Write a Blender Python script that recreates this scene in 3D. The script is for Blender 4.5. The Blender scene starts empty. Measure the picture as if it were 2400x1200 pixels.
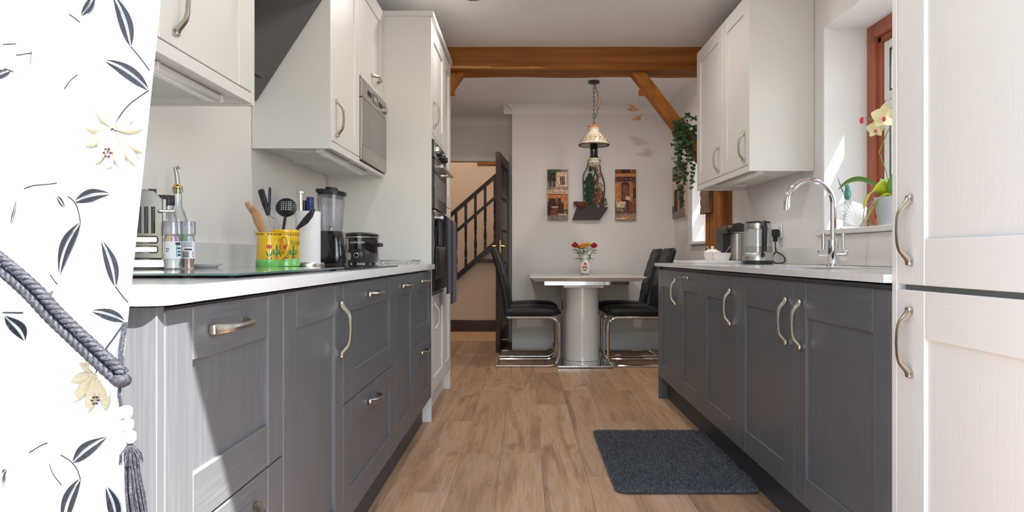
import bpy, bmesh, math, random
from math import pi, sin, cos, atan2, radians, sqrt
from mathutils import Vector, Matrix, Euler
random.seed(7)
scn = bpy.context.scene
COL = scn.collection

# ------------------------------------------------------------------ camera, sky, sun, exposure
CAM_H = 0.957
cam_d = bpy.data.cameras.new('camera')
cam_d.sensor_width = 36.0
cam_d.lens = 24.0                      # 1600 px at 2400 px width
cam_d.shift_x = -32 / 2400
cam_d.shift_y = 1 / 2400
cam_d.clip_start = 0.02
cam = bpy.data.objects.new('camera', cam_d)
cam.location = (0, 0, CAM_H)
cam.rotation_euler = (pi / 2, 0, 0)
COL.objects.link(cam)
scn.camera = cam

SUN_DIR = Vector((-0.50, 0.48, -1.0)).normalized()      # direction the light travels
w = bpy.data.worlds.new('world')
scn.world = w
w.use_nodes = True
wn = w.node_tree
wn.nodes.clear()
wo = wn.nodes.new('ShaderNodeOutputWorld')
wb = wn.nodes.new('ShaderNodeBackground')
ws = wn.nodes.new('ShaderNodeTexSky')
ws.sky_type = 'NISHITA'
ws.sun_disc = False
ws.sun_elevation = radians(55)
ws.sun_rotation = radians(134)
ws.air_density = 1.3
ws.dust_density = 1.2
ws.ozone_density = 0.6
wb.inputs['Strength'].default_value = 0.58
wn.links.new(ws.outputs[0], wb.inputs[0])
wn.links.new(wb.outputs[0], wo.inputs[0])

sun_d = bpy.data.lights.new('sun', 'SUN')
sun_d.energy = 19.0
sun_d.angle = radians(0.6)
sun_d.color = (1.0, 0.98, 0.95)
sun = bpy.data.objects.new('sun', sun_d)
sun.rotation_euler = SUN_DIR.to_track_quat('-Z', 'Y').to_euler()
sun.location = (4, -4, 8)
COL.objects.link(sun)

scn.view_settings.view_transform = 'Standard'
scn.view_settings.look = 'None'
scn.view_settings.gamma = 1.0
scn.view_settings.use_curve_mapping = False
scn.view_settings.exposure = 0.80
DL_POWER = (3.2, 5.5)      # kitchen downlights, added dining pair (W)
HALL_POWER = 20.0

# ------------------------------------------------------------------ helpers
class B:
    """collects shapes (world coordinates) into one bmesh"""
    def __init__(s):
        s.bm = bmesh.new()
        s.mi = 0
    def _face(s, vs):
        try:
            f = s.bm.faces.new(vs); f.material_index = s.mi; return f
        except ValueError:
            return None
    def box(s, x0, x1, y0, y1, z0, z1, bev=0.0, seg=1):
        x0, x1 = min(x0, x1), max(x0, x1); y0, y1 = min(y0, y1), max(y0, y1); z0, z1 = min(z0, z1), max(z0, z1)
        v = [s.bm.verts.new(p) for p in ((x0,y0,z0),(x1,y0,z0),(x1,y1,z0),(x0,y1,z0),(x0,y0,z1),(x1,y0,z1),(x1,y1,z1),(x0,y1,z1))]
        fs = [s._face([v[i] for i in q]) for q in ((0,3,2,1),(4,5,6,7),(0,1,5,4),(1,2,6,5),(2,3,7,6),(3,0,4,7))]
        if bev > 0:
            es = set(e for f in fs for e in f.edges)
            r = bmesh.ops.bevel(s.bm, geom=list(es), offset=bev, segments=seg, affect='EDGES', profile=0.5)
            for f in r['faces']: f.material_index = s.mi
        return s
    def rings(s, rings, closed_u=True, cap0=True, cap1=True, loop=False):
        R = [[s.bm.verts.new(p) for p in r] for r in rings]
        n = len(R[0])
        pairs = list(zip(R, R[1:])) + ([(R[-1], R[0])] if loop else [])
        for a, b in pairs:
            for i in range(n if closed_u else n - 1):
                j = (i + 1) % n
                s._face([a[i], a[j], b[j], b[i]])
        if not loop:
            if cap0: s._face(list(reversed(R[0])))
            if cap1: s._face(R[-1])
        return s
    def lathe(s, prof, c=(0,0,0), seg=28, ax='z', cap0=True, cap1=True, sx=1, sy=1):
        rs = []
        for r, h in prof:
            r = max(r, 1e-5)
            ring = []
            for i in range(seg):
                a = 2 * pi * i / seg
                p = (r * cos(a) * sx, r * sin(a) * sy, h)
                if ax == 'x': p = (p[2], p[0], p[1])
                if ax == 'y': p = (p[1], p[2], p[0])
                ring.append((p[0] + c[0], p[1] + c[1], p[2] + c[2]))
            rs.append(ring)
        return s.rings(rs, True, cap0, cap1)
    def tube(s, pts, r, seg=8, closed=False, cap=True, flat=1.0):
        P = [Vector(p) for p in pts]
        n = len(P)
        rr = r if isinstance(r, (list, tuple)) else [r] * n
        T = []
        for i in range(n):
            if closed: t = P[(i + 1) % n] - P[i - 1]
            else: t = P[min(i + 1, n - 1)] - P[max(i - 1, 0)]
            T.append(t.normalized() if t.length > 1e-9 else Vector((0, 0, 1)))
        up = Vector((0, 0, 1)) if abs(T[0].z) < 0.9 else Vector((1, 0, 0))
        N = (up - T[0] * up.dot(T[0])).normalized()
        rs = []
        for i in range(n):
            N = N - T[i] * N.dot(T[i])
            N = N.normalized() if N.length > 1e-6 else T[i].orthogonal().normalized()
            Bv = T[i].cross(N)
            rs.append([P[i] + (N * cos(2*pi*k/seg) * flat + Bv * sin(2*pi*k/seg)) * rr[i] for k in range(seg)])
        return s.rings(rs, True, cap, cap, loop=closed)
    def prism(s, poly, fn, d0, d1):
        """extrude a 2D polygon; fn(u, v, d) -> xyz"""
        a = [s.bm.verts.new(fn(u, v, d0)) for u, v in poly]
        b = [s.bm.verts.new(fn(u, v, d1)) for u, v in poly]
        n = len(poly)
        for i in range(n):
            j = (i + 1) % n
            s._face([a[i], a[j], b[j], b[i]])
        s._face(list(reversed(a))); s._face(b)
        return s
    def poly(s, pts):
        s._face([s.bm.verts.new(p) for p in pts]); return s
    def ball(s, c, r, seg=12, rg=8, sc=(1,1,1)):
        rs = []
        for j in range(rg + 1):
            t = -pi/2 + pi * j / rg
            rs.append([(c[0] + max(r*cos(t),1e-5)*cos(2*pi*i/seg)*sc[0], c[1] + max(r*cos(t),1e-5)*sin(2*pi*i/seg)*sc[1], c[2] + r*sin(t)*sc[2]) for i in range(seg)])
        return s.rings(rs)
    def grid(s, fn, nu, nv):
        V = [[s.bm.verts.new(fn(i / nu, j / nv)) for i in range(nu + 1)] for j in range(nv + 1)]
        for j in range(nv):
            for i in range(nu):
                s._face([V[j][i], V[j][i+1], V[j+1][i+1], V[j+1][i]])
        return s
    def xf(s, M):
        bmesh.ops.transform(s.bm, matrix=M, verts=s.bm.verts); return s
    def obj(s, name, mat, parent=None, smooth=38, local=False, recalc=True):
        bm = s.bm
        if recalc: bmesh.ops.recalc_face_normals(bm, faces=bm.faces)
        if parent is not None and not local:
            o = Vector((0, 0, 0)); q = parent
            while q is not None: o += q.location; q = q.parent
            bmesh.ops.translate(bm, vec=-o, verts=bm.verts)
        me = bpy.data.meshes.new(name)
        bm.to_mesh(me); bm.free()
        if smooth:
            me.polygons.foreach_set('use_smooth', [True] * len(me.polygons))
            me.set_sharp_from_angle(angle=radians(smooth))
        for m in (mat if isinstance(mat, (list, tuple)) else [mat]): me.materials.append(m)
        ob = bpy.data.objects.new(name, me)
        COL.objects.link(ob)
        if parent is not None: ob.parent = parent
        return ob

def meta(o, label, cat, group=None):
    o['label'] = label; o['category'] = cat
    if group: o['group'] = group
    return o
def thing(name, label, cat, loc=(0,0,0), group=None):
    o = bpy.data.objects.new(name, None)
    o.empty_display_size = 0.05
    o.location = loc
    COL.objects.link(o)
    return meta(o, label, cat, group)
def struct(o, label=None):
    o['kind'] = 'structure'
    if label: o['label'] = label
    return o
def inst(src, name, parent, loc, rot=(0,0,0), scale=(1,1,1)):
    o = bpy.data.objects.new(name, src.data if hasattr(src, 'data') else src)
    COL.objects.link(o)
    o.parent = parent
    p = Vector(loc); q = parent
    while q is not None: p -= q.location; q = q.parent
    o.location = p; o.rotation_euler = rot; o.scale = scale
    return o
def tree_copy(o, parent=None):
    c = o.copy(); COL.objects.link(c)
    if parent is not None: c.parent = parent
    for ch in [x for x in bpy.data.objects if x.parent == o]:
        tree_copy(ch, c)
    return c
def text_polys(txt, size, fn, b):
    """flat lettering: fn(u, v) -> xyz, origin centre of the line"""
    cu = bpy.data.curves.new('t', 'FONT'); cu.body = txt; cu.size = size; cu.align_x = 'CENTER'; cu.resolution_u = 3
    ob = bpy.data.objects.new('t', cu); COL.objects.link(ob)
    dg = bpy.context.evaluated_depsgraph_get()
    me = ob.evaluated_get(dg).to_mesh()
    vs = [b.bm.verts.new(fn(v.co.x, v.co.y)) for v in me.vertices]
    for p in me.polygons: b._face([vs[i] for i in p.vertices])
    ob.evaluated_get(dg).to_mesh_clear()
    bpy.data.objects.remove(ob); bpy.data.curves.remove(cu)
    return b

# ------------------------------------------------------------------ materials
M = {}
def mat(name, col, rough=0.5, metal=0.0, var=None, bump=None, trans=0.0, ior=1.45, coat=0.0, spec=None, emit=None, obrand=0.0, sheen=0.0, sss=0.0):
    """var=((sx,sy,sz), colour2, lo, hi): noise mix; bump=((sx,sy,sz), strength, distance)"""
    m = bpy.data.materials.new(name); m.use_nodes = True
    nt = m.node_tree; n = nt.nodes; L = nt.links
    p = n['Principled BSDF']
    p.inputs['Base Color'].default_value = (*col, 1)
    p.inputs['Roughness'].default_value = rough
    p.inputs['Metallic'].default_value = metal
    if trans: p.inputs['Transmission Weight'].default_value = trans
    p.inputs['IOR'].default_value = ior
    if coat: p.inputs['Coat Weight'].default_value = coat; p.inputs['Coat Roughness'].default_value = 0.08
    if spec is not None: p.inputs['Specular IOR Level'].default_value = spec
    if sheen: p.inputs['Sheen Weight'].default_value = sheen
    if sss: p.inputs['Subsurface Weight'].default_value = sss; p.inputs['Subsurface Radius'].default_value = (.01,.01,.01)
    if emit: p.inputs['Emission Color'].default_value = (*emit[0], 1); p.inputs['Emission Strength'].default_value = emit[1]
    tc = None
    def coords(sc):
        nonlocal tc
        if tc is None: tc = n.new('ShaderNodeTexCoord')
        mp = n.new('ShaderNodeMapping'); mp.inputs['Scale'].default_value = sc
        L.new(tc.outputs['Object'], mp.inputs['Vector']); return mp.outputs['Vector']
    last = None
    if var:
        nz = n.new('ShaderNodeTexNoise'); nz.inputs['Scale'].default_value = 1; nz.inputs['Detail'].default_value = 4
        L.new(coords(var[0]), nz.inputs['Vector'])
        cr = n.new('ShaderNodeValToRGB')
        cr.color_ramp.elements[0].position = var[2]; cr.color_ramp.elements[1].position = var[3]
        cr.color_ramp.elements[0].color = (*col, 1); cr.color_ramp.elements[1].color = (*var[1], 1)
        L.new(nz.outputs['Fac'], cr.inputs['Fac']); last = cr.outputs['Color']
    if obrand:
        oi = n.new('ShaderNodeObjectInfo'); hs = n.new('ShaderNodeHueSaturation')
        mr = n.new('ShaderNodeMapRange'); mr.inputs['To Min'].default_value = 1 - obrand; mr.inputs['To Max'].default_value = 1 + obrand
        L.new(oi.outputs['Random'], mr.inputs['Value']); L.new(mr.outputs['Result'], hs.inputs['Value'])
        if last is not None: L.new(last, hs.inputs['Color'])
        else: hs.inputs['Color'].default_value = (*col, 1)
        last = hs.outputs['Color']
    if last is not None: L.new(last, p.inputs['Base Color'])
    if bump:
        nz = n.new('ShaderNodeTexNoise'); nz.inputs['Scale'].default_value = 1; nz.inputs['Detail'].default_value = 3
        L.new(coords(bump[0]), nz.inputs['Vector'])
        bp = n.new('ShaderNodeBump'); bp.inputs['Strength'].default_value = bump[1]; bp.inputs['Distance'].default_value = bump[2]
        L.new(nz.outputs['Fac'], bp.inputs['Height']); L.new(bp.outputs['Normal'], p.inputs['Normal'])
    M[name] = m
    return m

def thin_glass(name, tint=(1,1,1), refl=0.06, rough=0.02, haze=0.0, hazecol=(.8,.8,.8)):
    m = bpy.data.materials.new(name); m.use_nodes = True
    nt = m.node_tree; n = nt.nodes; L = nt.links; n.clear()
    out = n.new('ShaderNodeOutputMaterial'); tr = n.new('ShaderNodeBsdfTransparent'); gl = n.new('ShaderNodeBsdfGlossy')
    lw = n.new('ShaderNodeLayerWeight'); lw.inputs['Blend'].default_value = 0.25
    mr = n.new('ShaderNodeMapRange'); mr.inputs['To Min'].default_value = refl; mr.inputs['To Max'].default_value = 0.75
    mx = n.new('ShaderNodeMixShader')
    tr.inputs['Color'].default_value = (*tint, 1); gl.inputs['Roughness'].default_value = rough
    L.new(lw.outputs['Fresnel'], mr.inputs['Value']); L.new(mr.outputs['Result'], mx.inputs['Fac'])
    L.new(tr.outputs[0], mx.inputs[1]); L.new(gl.outputs[0], mx.inputs[2])
    last = mx.outputs[0]
    if haze:
        df = n.new('ShaderNodeBsdfDiffuse'); df.inputs['Color'].default_value = (*hazecol, 1)
        m2 = n.new('ShaderNodeMixShader'); m2.inputs['Fac'].default_value = haze
        L.new(last, m2.inputs[1]); L.new(df.outputs[0], m2.inputs[2]); last = m2.outputs[0]
    L.new(last, out.inputs['Surface'])
    M[name] = m
    return m

def oak_floor():
    m = bpy.data.materials.new('oak_floor'); m.use_nodes = True
    nt = m.node_tree; n = nt.nodes; L = nt.links; p = n['Principled BSDF']
    p.inputs['Roughness'].default_value = 0.42
    tc = n.new('ShaderNodeTexCoord'); oi = n.new('ShaderNodeObjectInfo')
    off = n.new('ShaderNodeVectorMath'); off.operation = 'SCALE'; off.inputs[0].default_value = (13.1, 7.7, 3.3)
    L.new(oi.outputs['Random'], off.inputs['Scale'])
    ad = n.new('ShaderNodeVectorMath'); ad.operation = 'ADD'
    L.new(tc.outputs['Object'], ad.inputs[0]); L.new(off.outputs[0], ad.inputs[1])
    def noise(sc, det=5, dist=0.0):
        mp = n.new('ShaderNodeMapping'); mp.inputs['Scale'].default_value = sc
        nz = n.new('ShaderNodeTexNoise'); nz.inputs['Scale'].default_value = 1; nz.inputs['Detail'].default_value = det; nz.inputs['Distortion'].default_value = dist
        L.new(ad.outputs[0], mp.inputs['Vector']); L.new(mp.outputs[0], nz.inputs['Vector']); return nz.outputs['Fac']
    def ramp(src, stops):
        cr = n.new('ShaderNodeValToRGB'); e = cr.color_ramp.elements
        e[0].position, e[0].color = stops[0][0], (*stops[0][1], 1); e[1].position, e[1].color = stops[-1][0], (*stops[-1][1], 1)
        for s in stops[1:-1]:
            k = e.new(s[0]); k.color = (*s[1], 1)
        L.new(src, cr.inputs['Fac']); return cr.outputs['Color']
    base = ramp(noise((9, 0.9, 5), 6, 1.6), [(0.30, (0.270, 0.155, 0.090)), (0.48, (0.430, 0.260, 0.152)), (0.62, (0.470, 0.303, 0.190)), (0.8, (0.39, 0.262, 0.178))])
    grain = ramp(noise((140, 5, 60), 3, 0.6), [(0.35, (0.78, 0.76, 0.74)), (0.6, (1, 1, 1))])
    knot = ramp(noise((5.5, 2.6, 4), 2, 0.4), [(0.20, (0.30, 0.26, 0.23)), (0.27, (0.75, 0.68, 0.62)), (0.33, (1, 1, 1))])
    dark = ramp(noise((16, 3.2, 4), 4, 2.5), [(0.26, (0.62, 0.52, 0.46)), (0.36, (1, 1, 1))])
    def mul(a, b):
        mx = n.new('ShaderNodeMix'); mx.data_type = 'RGBA'; mx.blend_type = 'MULTIPLY'; mx.inputs['Factor'].default_value = 1
        L.new(a, mx.inputs['A']); L.new(b, mx.inputs['B']); return mx.outputs['Result']
    c = mul(mul(mul(base, grain), knot), dark)
    hs = n.new('ShaderNodeHueSaturation'); mr = n.new('ShaderNodeMapRange'); mr.inputs['To Min'].default_value = 0.86; mr.inputs['To Max'].default_value = 1.15
    L.new(oi.outputs['Random'], mr.inputs['Value']); L.new(mr.outputs['Result'], hs.inputs['Value']); L.new(c, hs.inputs['Color'])
    L.new(hs.outputs['Color'], p.inputs['Base Color'])
    bp = n.new('ShaderNodeBump'); bp.inputs['Strength'].default_value = 0.15; bp.inputs['Distance'].default_value = 0.001
    L.new(noise((150, 4, 60), 3), bp.inputs['Height']); L.new(bp.outputs['Normal'], p.inputs['Normal'])
    M['oak_floor'] = m
    return m
oak_floor()

def oak_beam(name, axis, dark=1.0):
    sc = {'x': (0.9, 22, 22), 'z': (22, 22, 0.9), 'd': (6, 10, 6)}[axis]
    sg = {'x': (4, 160, 160), 'z': (160, 160, 4), 'd': (60, 90, 60)}[axis]
    m = mat(name, (0.20*dark, 0.062*dark, 0.008*dark), 0.6, var=(sc, (0.36*dark, 0.135*dark, 0.024*dark), 0.33, 0.68), spec=0.25, bump=(sg, 0.4, 0.002))
    return m
oak_beam('oak_x', 'x'); oak_beam('oak_z', 'z', 0.95); oak_beam('oak_d', 'd', 1.15)

mat('wall_paint', (0.72, 0.69, 0.67), 0.85, bump=((60,60,60), 0.05, 0.001))
mat('ceiling_paint', (0.80, 0.785, 0.77), 0.9, var=((2.2,1.1,1), (0.76,0.74,0.72), 0.4, 0.7), bump=((7,3,3), 0.15, 0.01))
mat('white_trim', (0.76, 0.745, 0.725), 0.4)
mat('reveal_paint', (0.82, 0.82, 0.82), 0.7)
mat('hall_paint', (0.60, 0.50, 0.42), 0.8)
mat('hall_carpet', (0.50, 0.33, 0.19), 0.95, bump=((300,300,300), 0.5, 0.003))
mat('mahogany', (0.032, 0.011, 0.011), 0.3, var=((8,8,30), (0.055,0.019,0.016), 0.4, 0.7), coat=0.4)
mat('dark_spindle', (0.012, 0.005, 0.009), 0.25, coat=0.3)
mat('cab_white_v', (0.655, 0.63, 0.60), 0.42, bump=((190,190,5), 0.35, 0.0012))
mat('cab_white_h', (0.655, 0.63, 0.60), 0.42, bump=((190,5,190), 0.35, 0.0012))
mat('cab_white_p', (0.655, 0.635, 0.605), 0.4, bump=((120,120,4), 0.12, 0.001))
mat('cab_grey_v', (0.090, 0.092, 0.100), 0.36, var=((170,170,4.5), (0.115,0.117,0.126), 0.45, 0.75), bump=((170,170,4.5), 0.25, 0.0014))
mat('cab_grey_h', (0.090, 0.092, 0.100), 0.36, var=((170,4.5,170), (0.115,0.117,0.126), 0.45, 0.75), bump=((170,4.5,170), 0.25, 0.0014))
mat('cab_inside', (0.55, 0.53, 0.51), 0.6)
mat('kick_dark', (0.040, 0.042, 0.048), 0.5)
mat('dark_gap', (0.035, 0.025, 0.02), 0.7)
mat('quartz', (0.64, 0.635, 0.625), 0.15, var=((60,60,60), (0.60,0.595,0.585), 0.45, 0.7))
mat('nickel', (0.52, 0.47, 0.40), 0.32, 1.0)
mat('chrome', (0.78, 0.78, 0.78), 0.06, 1.0)
mat('steel', (0.55, 0.53, 0.50), 0.3, 1.0)
mat('steel_panel', (0.40, 0.375, 0.35), 0.35, 0.85)
mat('smoke_glass', (0.10, 0.088, 0.085), 0.18, 0.0, coat=0.3)
mat('black_plastic', (0.016, 0.015, 0.017), 0.35)
mat('black_soft', (0.022, 0.021, 0.023), 0.6)
mat('black_gloss', (0.012, 0.011, 0.012), 0.08, coat=0.6)
mat('hood_glass', (0.030, 0.028, 0.030), 0.22, coat=0.3)
mat('hob_glass', (0.012, 0.011, 0.012), 0.06)
mat('leather', (0.013, 0.0125, 0.0135), 0.45, spec=0.35, bump=((250,250,250), 0.25, 0.001))
mat('leather_edge', (0.14, 0.16, 0.19), 0.45)
mat('white_gloss', (0.74, 0.71, 0.68), 0.1, coat=0.5)
mat('white_plastic', (0.78, 0.77, 0.75), 0.4)
mat('upstand_white', (0.74, 0.73, 0.71), 0.2)
mat('upvc', (0.80, 0.79, 0.77), 0.35)
mat('window_wood', (0.33, 0.085, 0.045), 0.4, var=((20,20,3), (0.40,0.12,0.065), 0.4, 0.7))
mat('ceramic_white', (0.80, 0.77, 0.74), 0.15, coat=0.5)
mat('ceramic_pink', (0.76, 0.68, 0.66), 0.2, coat=0.4, var=((6,6,25), (0.80,0.77,0.75), 0.4, 0.6))
mat('yellow_glaze', (0.85, 0.52, 0.025), 0.15, coat=0.6, var=((12,12,12), (0.80,0.44,0.015), 0.4, 0.7))
mat('green_glaze', (0.22, 0.62, 0.14), 0.2, coat=0.5)
mat('paint_red', (0.55, 0.03, 0.015), 0.35)
mat('paint_green', (0.03, 0.20, 0.05), 0.35)
mat('paint_brown', (0.11, 0.045, 0.012), 0.4)
mat('paint_pot', (0.35, 0.08, 0.035), 0.4)
mat('paint_letter', (0.16, 0.22, 0.04), 0.4)
mat('spoon_wood', (0.42, 0.22, 0.10), 0.6, var=((40,40,8), (0.50,0.28,0.14), 0.4, 0.7))
mat('paper', (0.82, 0.81, 0.79), 0.95, bump=((200,200,200), 0.4, 0.001))
mat('rug_pile', (0.045, 0.044, 0.046), 0.95, var=((14,14,14), (0.085,0.084,0.088), 0.4, 0.7))
mat('rug_tuft', (0.062, 0.060, 0.060), 0.95, var=((260,260,260), (0.24,0.232,0.235), 0.42, 0.62), spec=0.1)
mat('towel', (0.020, 0.017, 0.032), 0.95, bump=((180,180,180), 0.6, 0.003), sheen=0.2)
mat('ivy_leaf', (0.016, 0.060, 0.014), 0.5, obrand=0.7)
mat('ivy_stem', (0.06, 0.05, 0.02), 0.7)
mat('leaf_lime', (0.55, 0.55, 0.02), 0.35, var=((5,5,5), (0.28,0.42,0.03), 0.4, 0.65), sss=0.0)
mat('leaf_green', (0.12, 0.27, 0.04), 0.35)
mat('petal_cream', (0.80, 0.74, 0.42), 0.5)
mat('petal_pink', (0.62, 0.05, 0.10), 0.5)
mat('root_grey', (0.40, 0.40, 0.34), 0.7)
mat('pot_grey', (0.50, 0.53, 0.57), 0.35)
mat('rose_red', (0.50, 0.012, 0.03), 0.6)
mat('rose_orange', (0.85, 0.30, 0.06), 0.6)
mat('rose_yellow', (0.85, 0.58, 0.02), 0.6)
mat('rose_leaf', (0.04, 0.12, 0.03), 0.5)
mat('iron', (0.028, 0.022, 0.020), 0.5)
mat('art_green', (0.022, 0.055, 0.035), 0.35, 0.3)
mat('art_copper', (0.20, 0.065, 0.03), 0.35, 0.5)
mat('art_amber', (0.45, 0.17, 0.04), 0.25, 0.4)
mat('shelf_plum', (0.045, 0.028, 0.032), 0.6)
mat('lamp_cream', (0.52, 0.45, 0.35), 0.25, coat=0.4)
mat('lamp_terracotta', (0.45, 0.13, 0.045), 0.4)
mat('lamp_brown', (0.20, 0.10, 0.035), 0.4)
mat('bird_wood', (0.36, 0.17, 0.06), 0.5)
mat('bark', (0.11, 0.065, 0.04), 0.9, var=((30,30,8), (0.22,0.13,0.08), 0.35, 0.65), bump=((50,50,12), 1.0, 0.01))
mat('canvas_edge', (0.55, 0.42, 0.33), 0.8)
mat('brass', (0.65, 0.42, 0.16), 0.25, 1.0)
mat('curtain_cloth', (0.36, 0.36, 0.365), 0.85, bump=((12,300,420), 0.35, 0.0008))
mat('thread_dark', (0.006, 0.0065, 0.009), 0.7, var=((900,900,900), (0.020,0.021,0.026), 0.5, 0.75), spec=0.2)
mat('thread_beige', (0.26, 0.205, 0.13), 0.7, var=((300,300,500), (0.31,0.26,0.18), 0.4, 0.7), spec=0.2)
mat('thread_plum', (0.035, 0.008, 0.014), 0.7, spec=0.2)
mat('rope_grey', (0.014, 0.014, 0.018), 0.6, var=((400,400,400), (0.045,0.045,0.053), 0.45, 0.7), spec=0.25)
mat('crystal', (0.95, 0.97, 0.97), 0.05, trans=0.75, ior=1.3)
mat('salt', (0.85, 0.84, 0.83), 0.8)
mat('pepper', (0.16, 0.09, 0.05), 0.8, var=((260,260,260), (0.40,0.16,0.08), 0.4, 0.6))
mat('label_paper', (0.72, 0.72, 0.74), 0.6)
mat('label_ink', (0.05, 0.05, 0.06), 0.6)
mat('label_teal', (0.02, 0.35, 0.45), 0.5)
mat('label_magenta', (0.42, 0.05, 0.20), 0.5)
mat('label_yellow', (0.7, 0.45, 0.03), 0.5)
mat('oil_green', (0.03, 0.22, 0.04), 0.3)
mat('blue_lid', (0.012, 0.018, 0.13), 0.35)
mat('patio_stone', (0.25, 0.25, 0.24), 0.9, var=((3,3,3), (0.20,0.20,0.19), 0.4, 0.6))
mat('display', (0.02, 0.02, 0.02), 0.2)
mat('lens_white', (0.85, 0.85, 0.85), 0.3)
thin_glass('pane', refl=0.04)
thin_glass('jar_glass', (0.93, 0.95, 0.94), refl=0.10, haze=0.10)
thin_glass('jug_clear', (0.86, 0.85, 0.89), refl=0.10, haze=0.16, hazecol=(.6,.58,.62))
thin_glass('board_glass', (0.70, 0.78, 0.78), refl=0.25, rough=0.03, haze=0.0)
thin_glass('ornament_glass', (0.9, 0.93, 0.93), refl=0.12, haze=0.35)

# ------------------------------------------------------------------ room shell
XL, XR, CEIL = -1.15, 1.53, 2.51
YB, YH = 7.03, 7.63            # dining back wall, recessed wall with the hall door
RV = 1.75                      # plane of the window frames
XO = 1.86                      # outside of the right wall

fl = struct(B().box(-1.35, XO, 0.4, 7.73, -0.08, -0.016).obj('floor', M['dark_gap'], smooth=0), 'wide oak plank floor')
# planks, each one an object; alike lengths share a mesh
PW = 0.192
def plank_mesh(L_):
    b = B().box(-PW/2 + .0003, PW/2 - .0003, 0.0003, L_ - .0003, -0.016, 0.0, 0.0007)
    o = b.obj('plank', M['oak_floor'], smooth=0); me = o.data; bpy.data.objects.remove(o); return me
plank_cache = {}
for r in range(15):
    xc = -1.27 + PW * (r + 0.5)
    y = 0.42 - [0.9, 0.2, 1.35, 0.55, 1.1][r % 5] * 1.0
    k = 0
    while y < 7.70:
        Lp = [1.90, 1.90, 1.55, 1.90, 1.2][(r * 3 + k) % 5]
        y0, y1 = max(y, 0.42), min(y + Lp, 7.71)
        if y1 - y0 > 0.06:
            key = round(y1 - y0, 3)
            if key not in plank_cache: plank_cache[key] = plank_mesh(key)
            inst(plank_cache[key], 'plank', fl, (xc, y0, 0))
        y += Lp; k += 1

struct(B().box(-1.35, XO, 0.4, 7.73, CEIL, CEIL + 0.1).obj('ceiling', M['ceiling_paint'], smooth=0))
struct(B().box(-1.35, XL, 0.4, 7.73, -0.08, CEIL).obj('wall_left', M['wall_paint'], smooth=0))

KW = (2.10, 3.507, 1.075, 2.13)          # kitchen window opening y0 y1 z0 z1
DW = (5.56, 6.28, 1.075, 2.08)           # dining window opening
b = B()
b.box(XR, XO, 0.4, 7.73, -0.08, KW[2])
b.box(XR, XO, 0.4, 7.73, KW[3], CEIL)
b.box(XR, XO, DW[0], DW[1], DW[3], KW[3])
b.box(XR, XO, 0.4, KW[0], KW[2], KW[3])
b.box(XR, XO, KW[1], DW[0], KW[2], KW[3])
b.box(XR, XO, DW[1], 7.73, KW[2], KW[3])
struct(b.obj('wall_right', M['wall_paint'], smooth=0))

b = B()                                   # wall with the garden opening the picture is taken through
b.box(-1.35, -1.02, 0.4, 0.5, -0.08, CEIL); b.box(1.12, XO, 0.4, 0.5, -0.08, CEIL); b.box(-1.02, 1.12, 0.4, 0.5, 2.29, CEIL)
struct(b.obj('wall_front', M['wall_paint'], smooth=0))

struct(B().box(-0.14, XR, YB, YH, -0.08, CEIL).obj('wall_back', M['wall_paint'], smooth=0), 'pale dining wall behind the table')
b = B()                                   # recessed wall with the hall doorway
b.box(-1.15, -1.02, YH, 7.73, -0.08, CEIL); b.box(-0.175, -0.14, YH, 7.73, -0.08, CEIL); b.box(-1.02, -0.175, YH, 7.73, 2.02, CEIL)
struct(b.obj('wall_recess', M['wall_paint'], smooth=0))
b = B()
b.box(-1.02, -0.175, YH - .018, YH, 2.02, 2.09, .004); b.box(-1.02, -0.175, YH - .026, YH, 2.065, 2.085, .004)
b.box(-0.205, -0.175, YH - .0, 7.73, 0, 2.02, .002)
struct(b.obj('trim_1', M['white_trim']), 'white door architrave')

def cove_profile(n=6, s=0.085):
    pts = [(0, 0), (0, -s)]
    for i in range(1, n):
        a = pi/2 * i / n
        pts.append((s - s * cos(a) * 1.0, -s + s * sin(a) * 1.0))
    pts.append((s, 0)); return pts
b = B()
b.prism(cove_profile(), lambda u, v, d: (d, YB - u, CEIL + v), -0.14 - 0.085, XR)
b.prism(cove_profile(), lambda u, v, d: (XR - u, d, CEIL + v), 5.35, YB)
b.prism(cove_profile(), lambda u, v, d: (-0.14 - u, d, CEIL + v), YB - 0.085, YH)
b.prism(cove_profile(), lambda u, v, d: (d, YH - u, CEIL + v), XL, -0.14)
b.prism(cove_profile(), lambda u, v, d: (XL + u, d, CEIL + v), 5.35, YH)
struct(b.obj('trim_2', M['white_trim'], smooth=50), 'white ceiling coving of the dining end')
def skirting_profile():
    return [(0, 0), (0.022, 0), (0.022, 0.135), (0.016, 0.145), (0.016, 0.158), (0.008, 0.176), (0, 0.178)]
b = B()
b.prism(skirting_profile(), lambda u, v, d: (d, YB - u, v), -0.14, XR)
struct(b.obj('baseboard_back', M['white_trim']))
b = B()
b.prism(skirting_profile(), lambda u, v, d: (XR - u, d, v), 4.7, YB)
struct(b.obj('baseboard_right', M['white_trim']))

# outside ground
struct(B().box(-25, 25, -25, 25, -0.25, -0.10).obj('ground', M['patio_stone'], smooth=0), 'pale stone paving outside')

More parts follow.
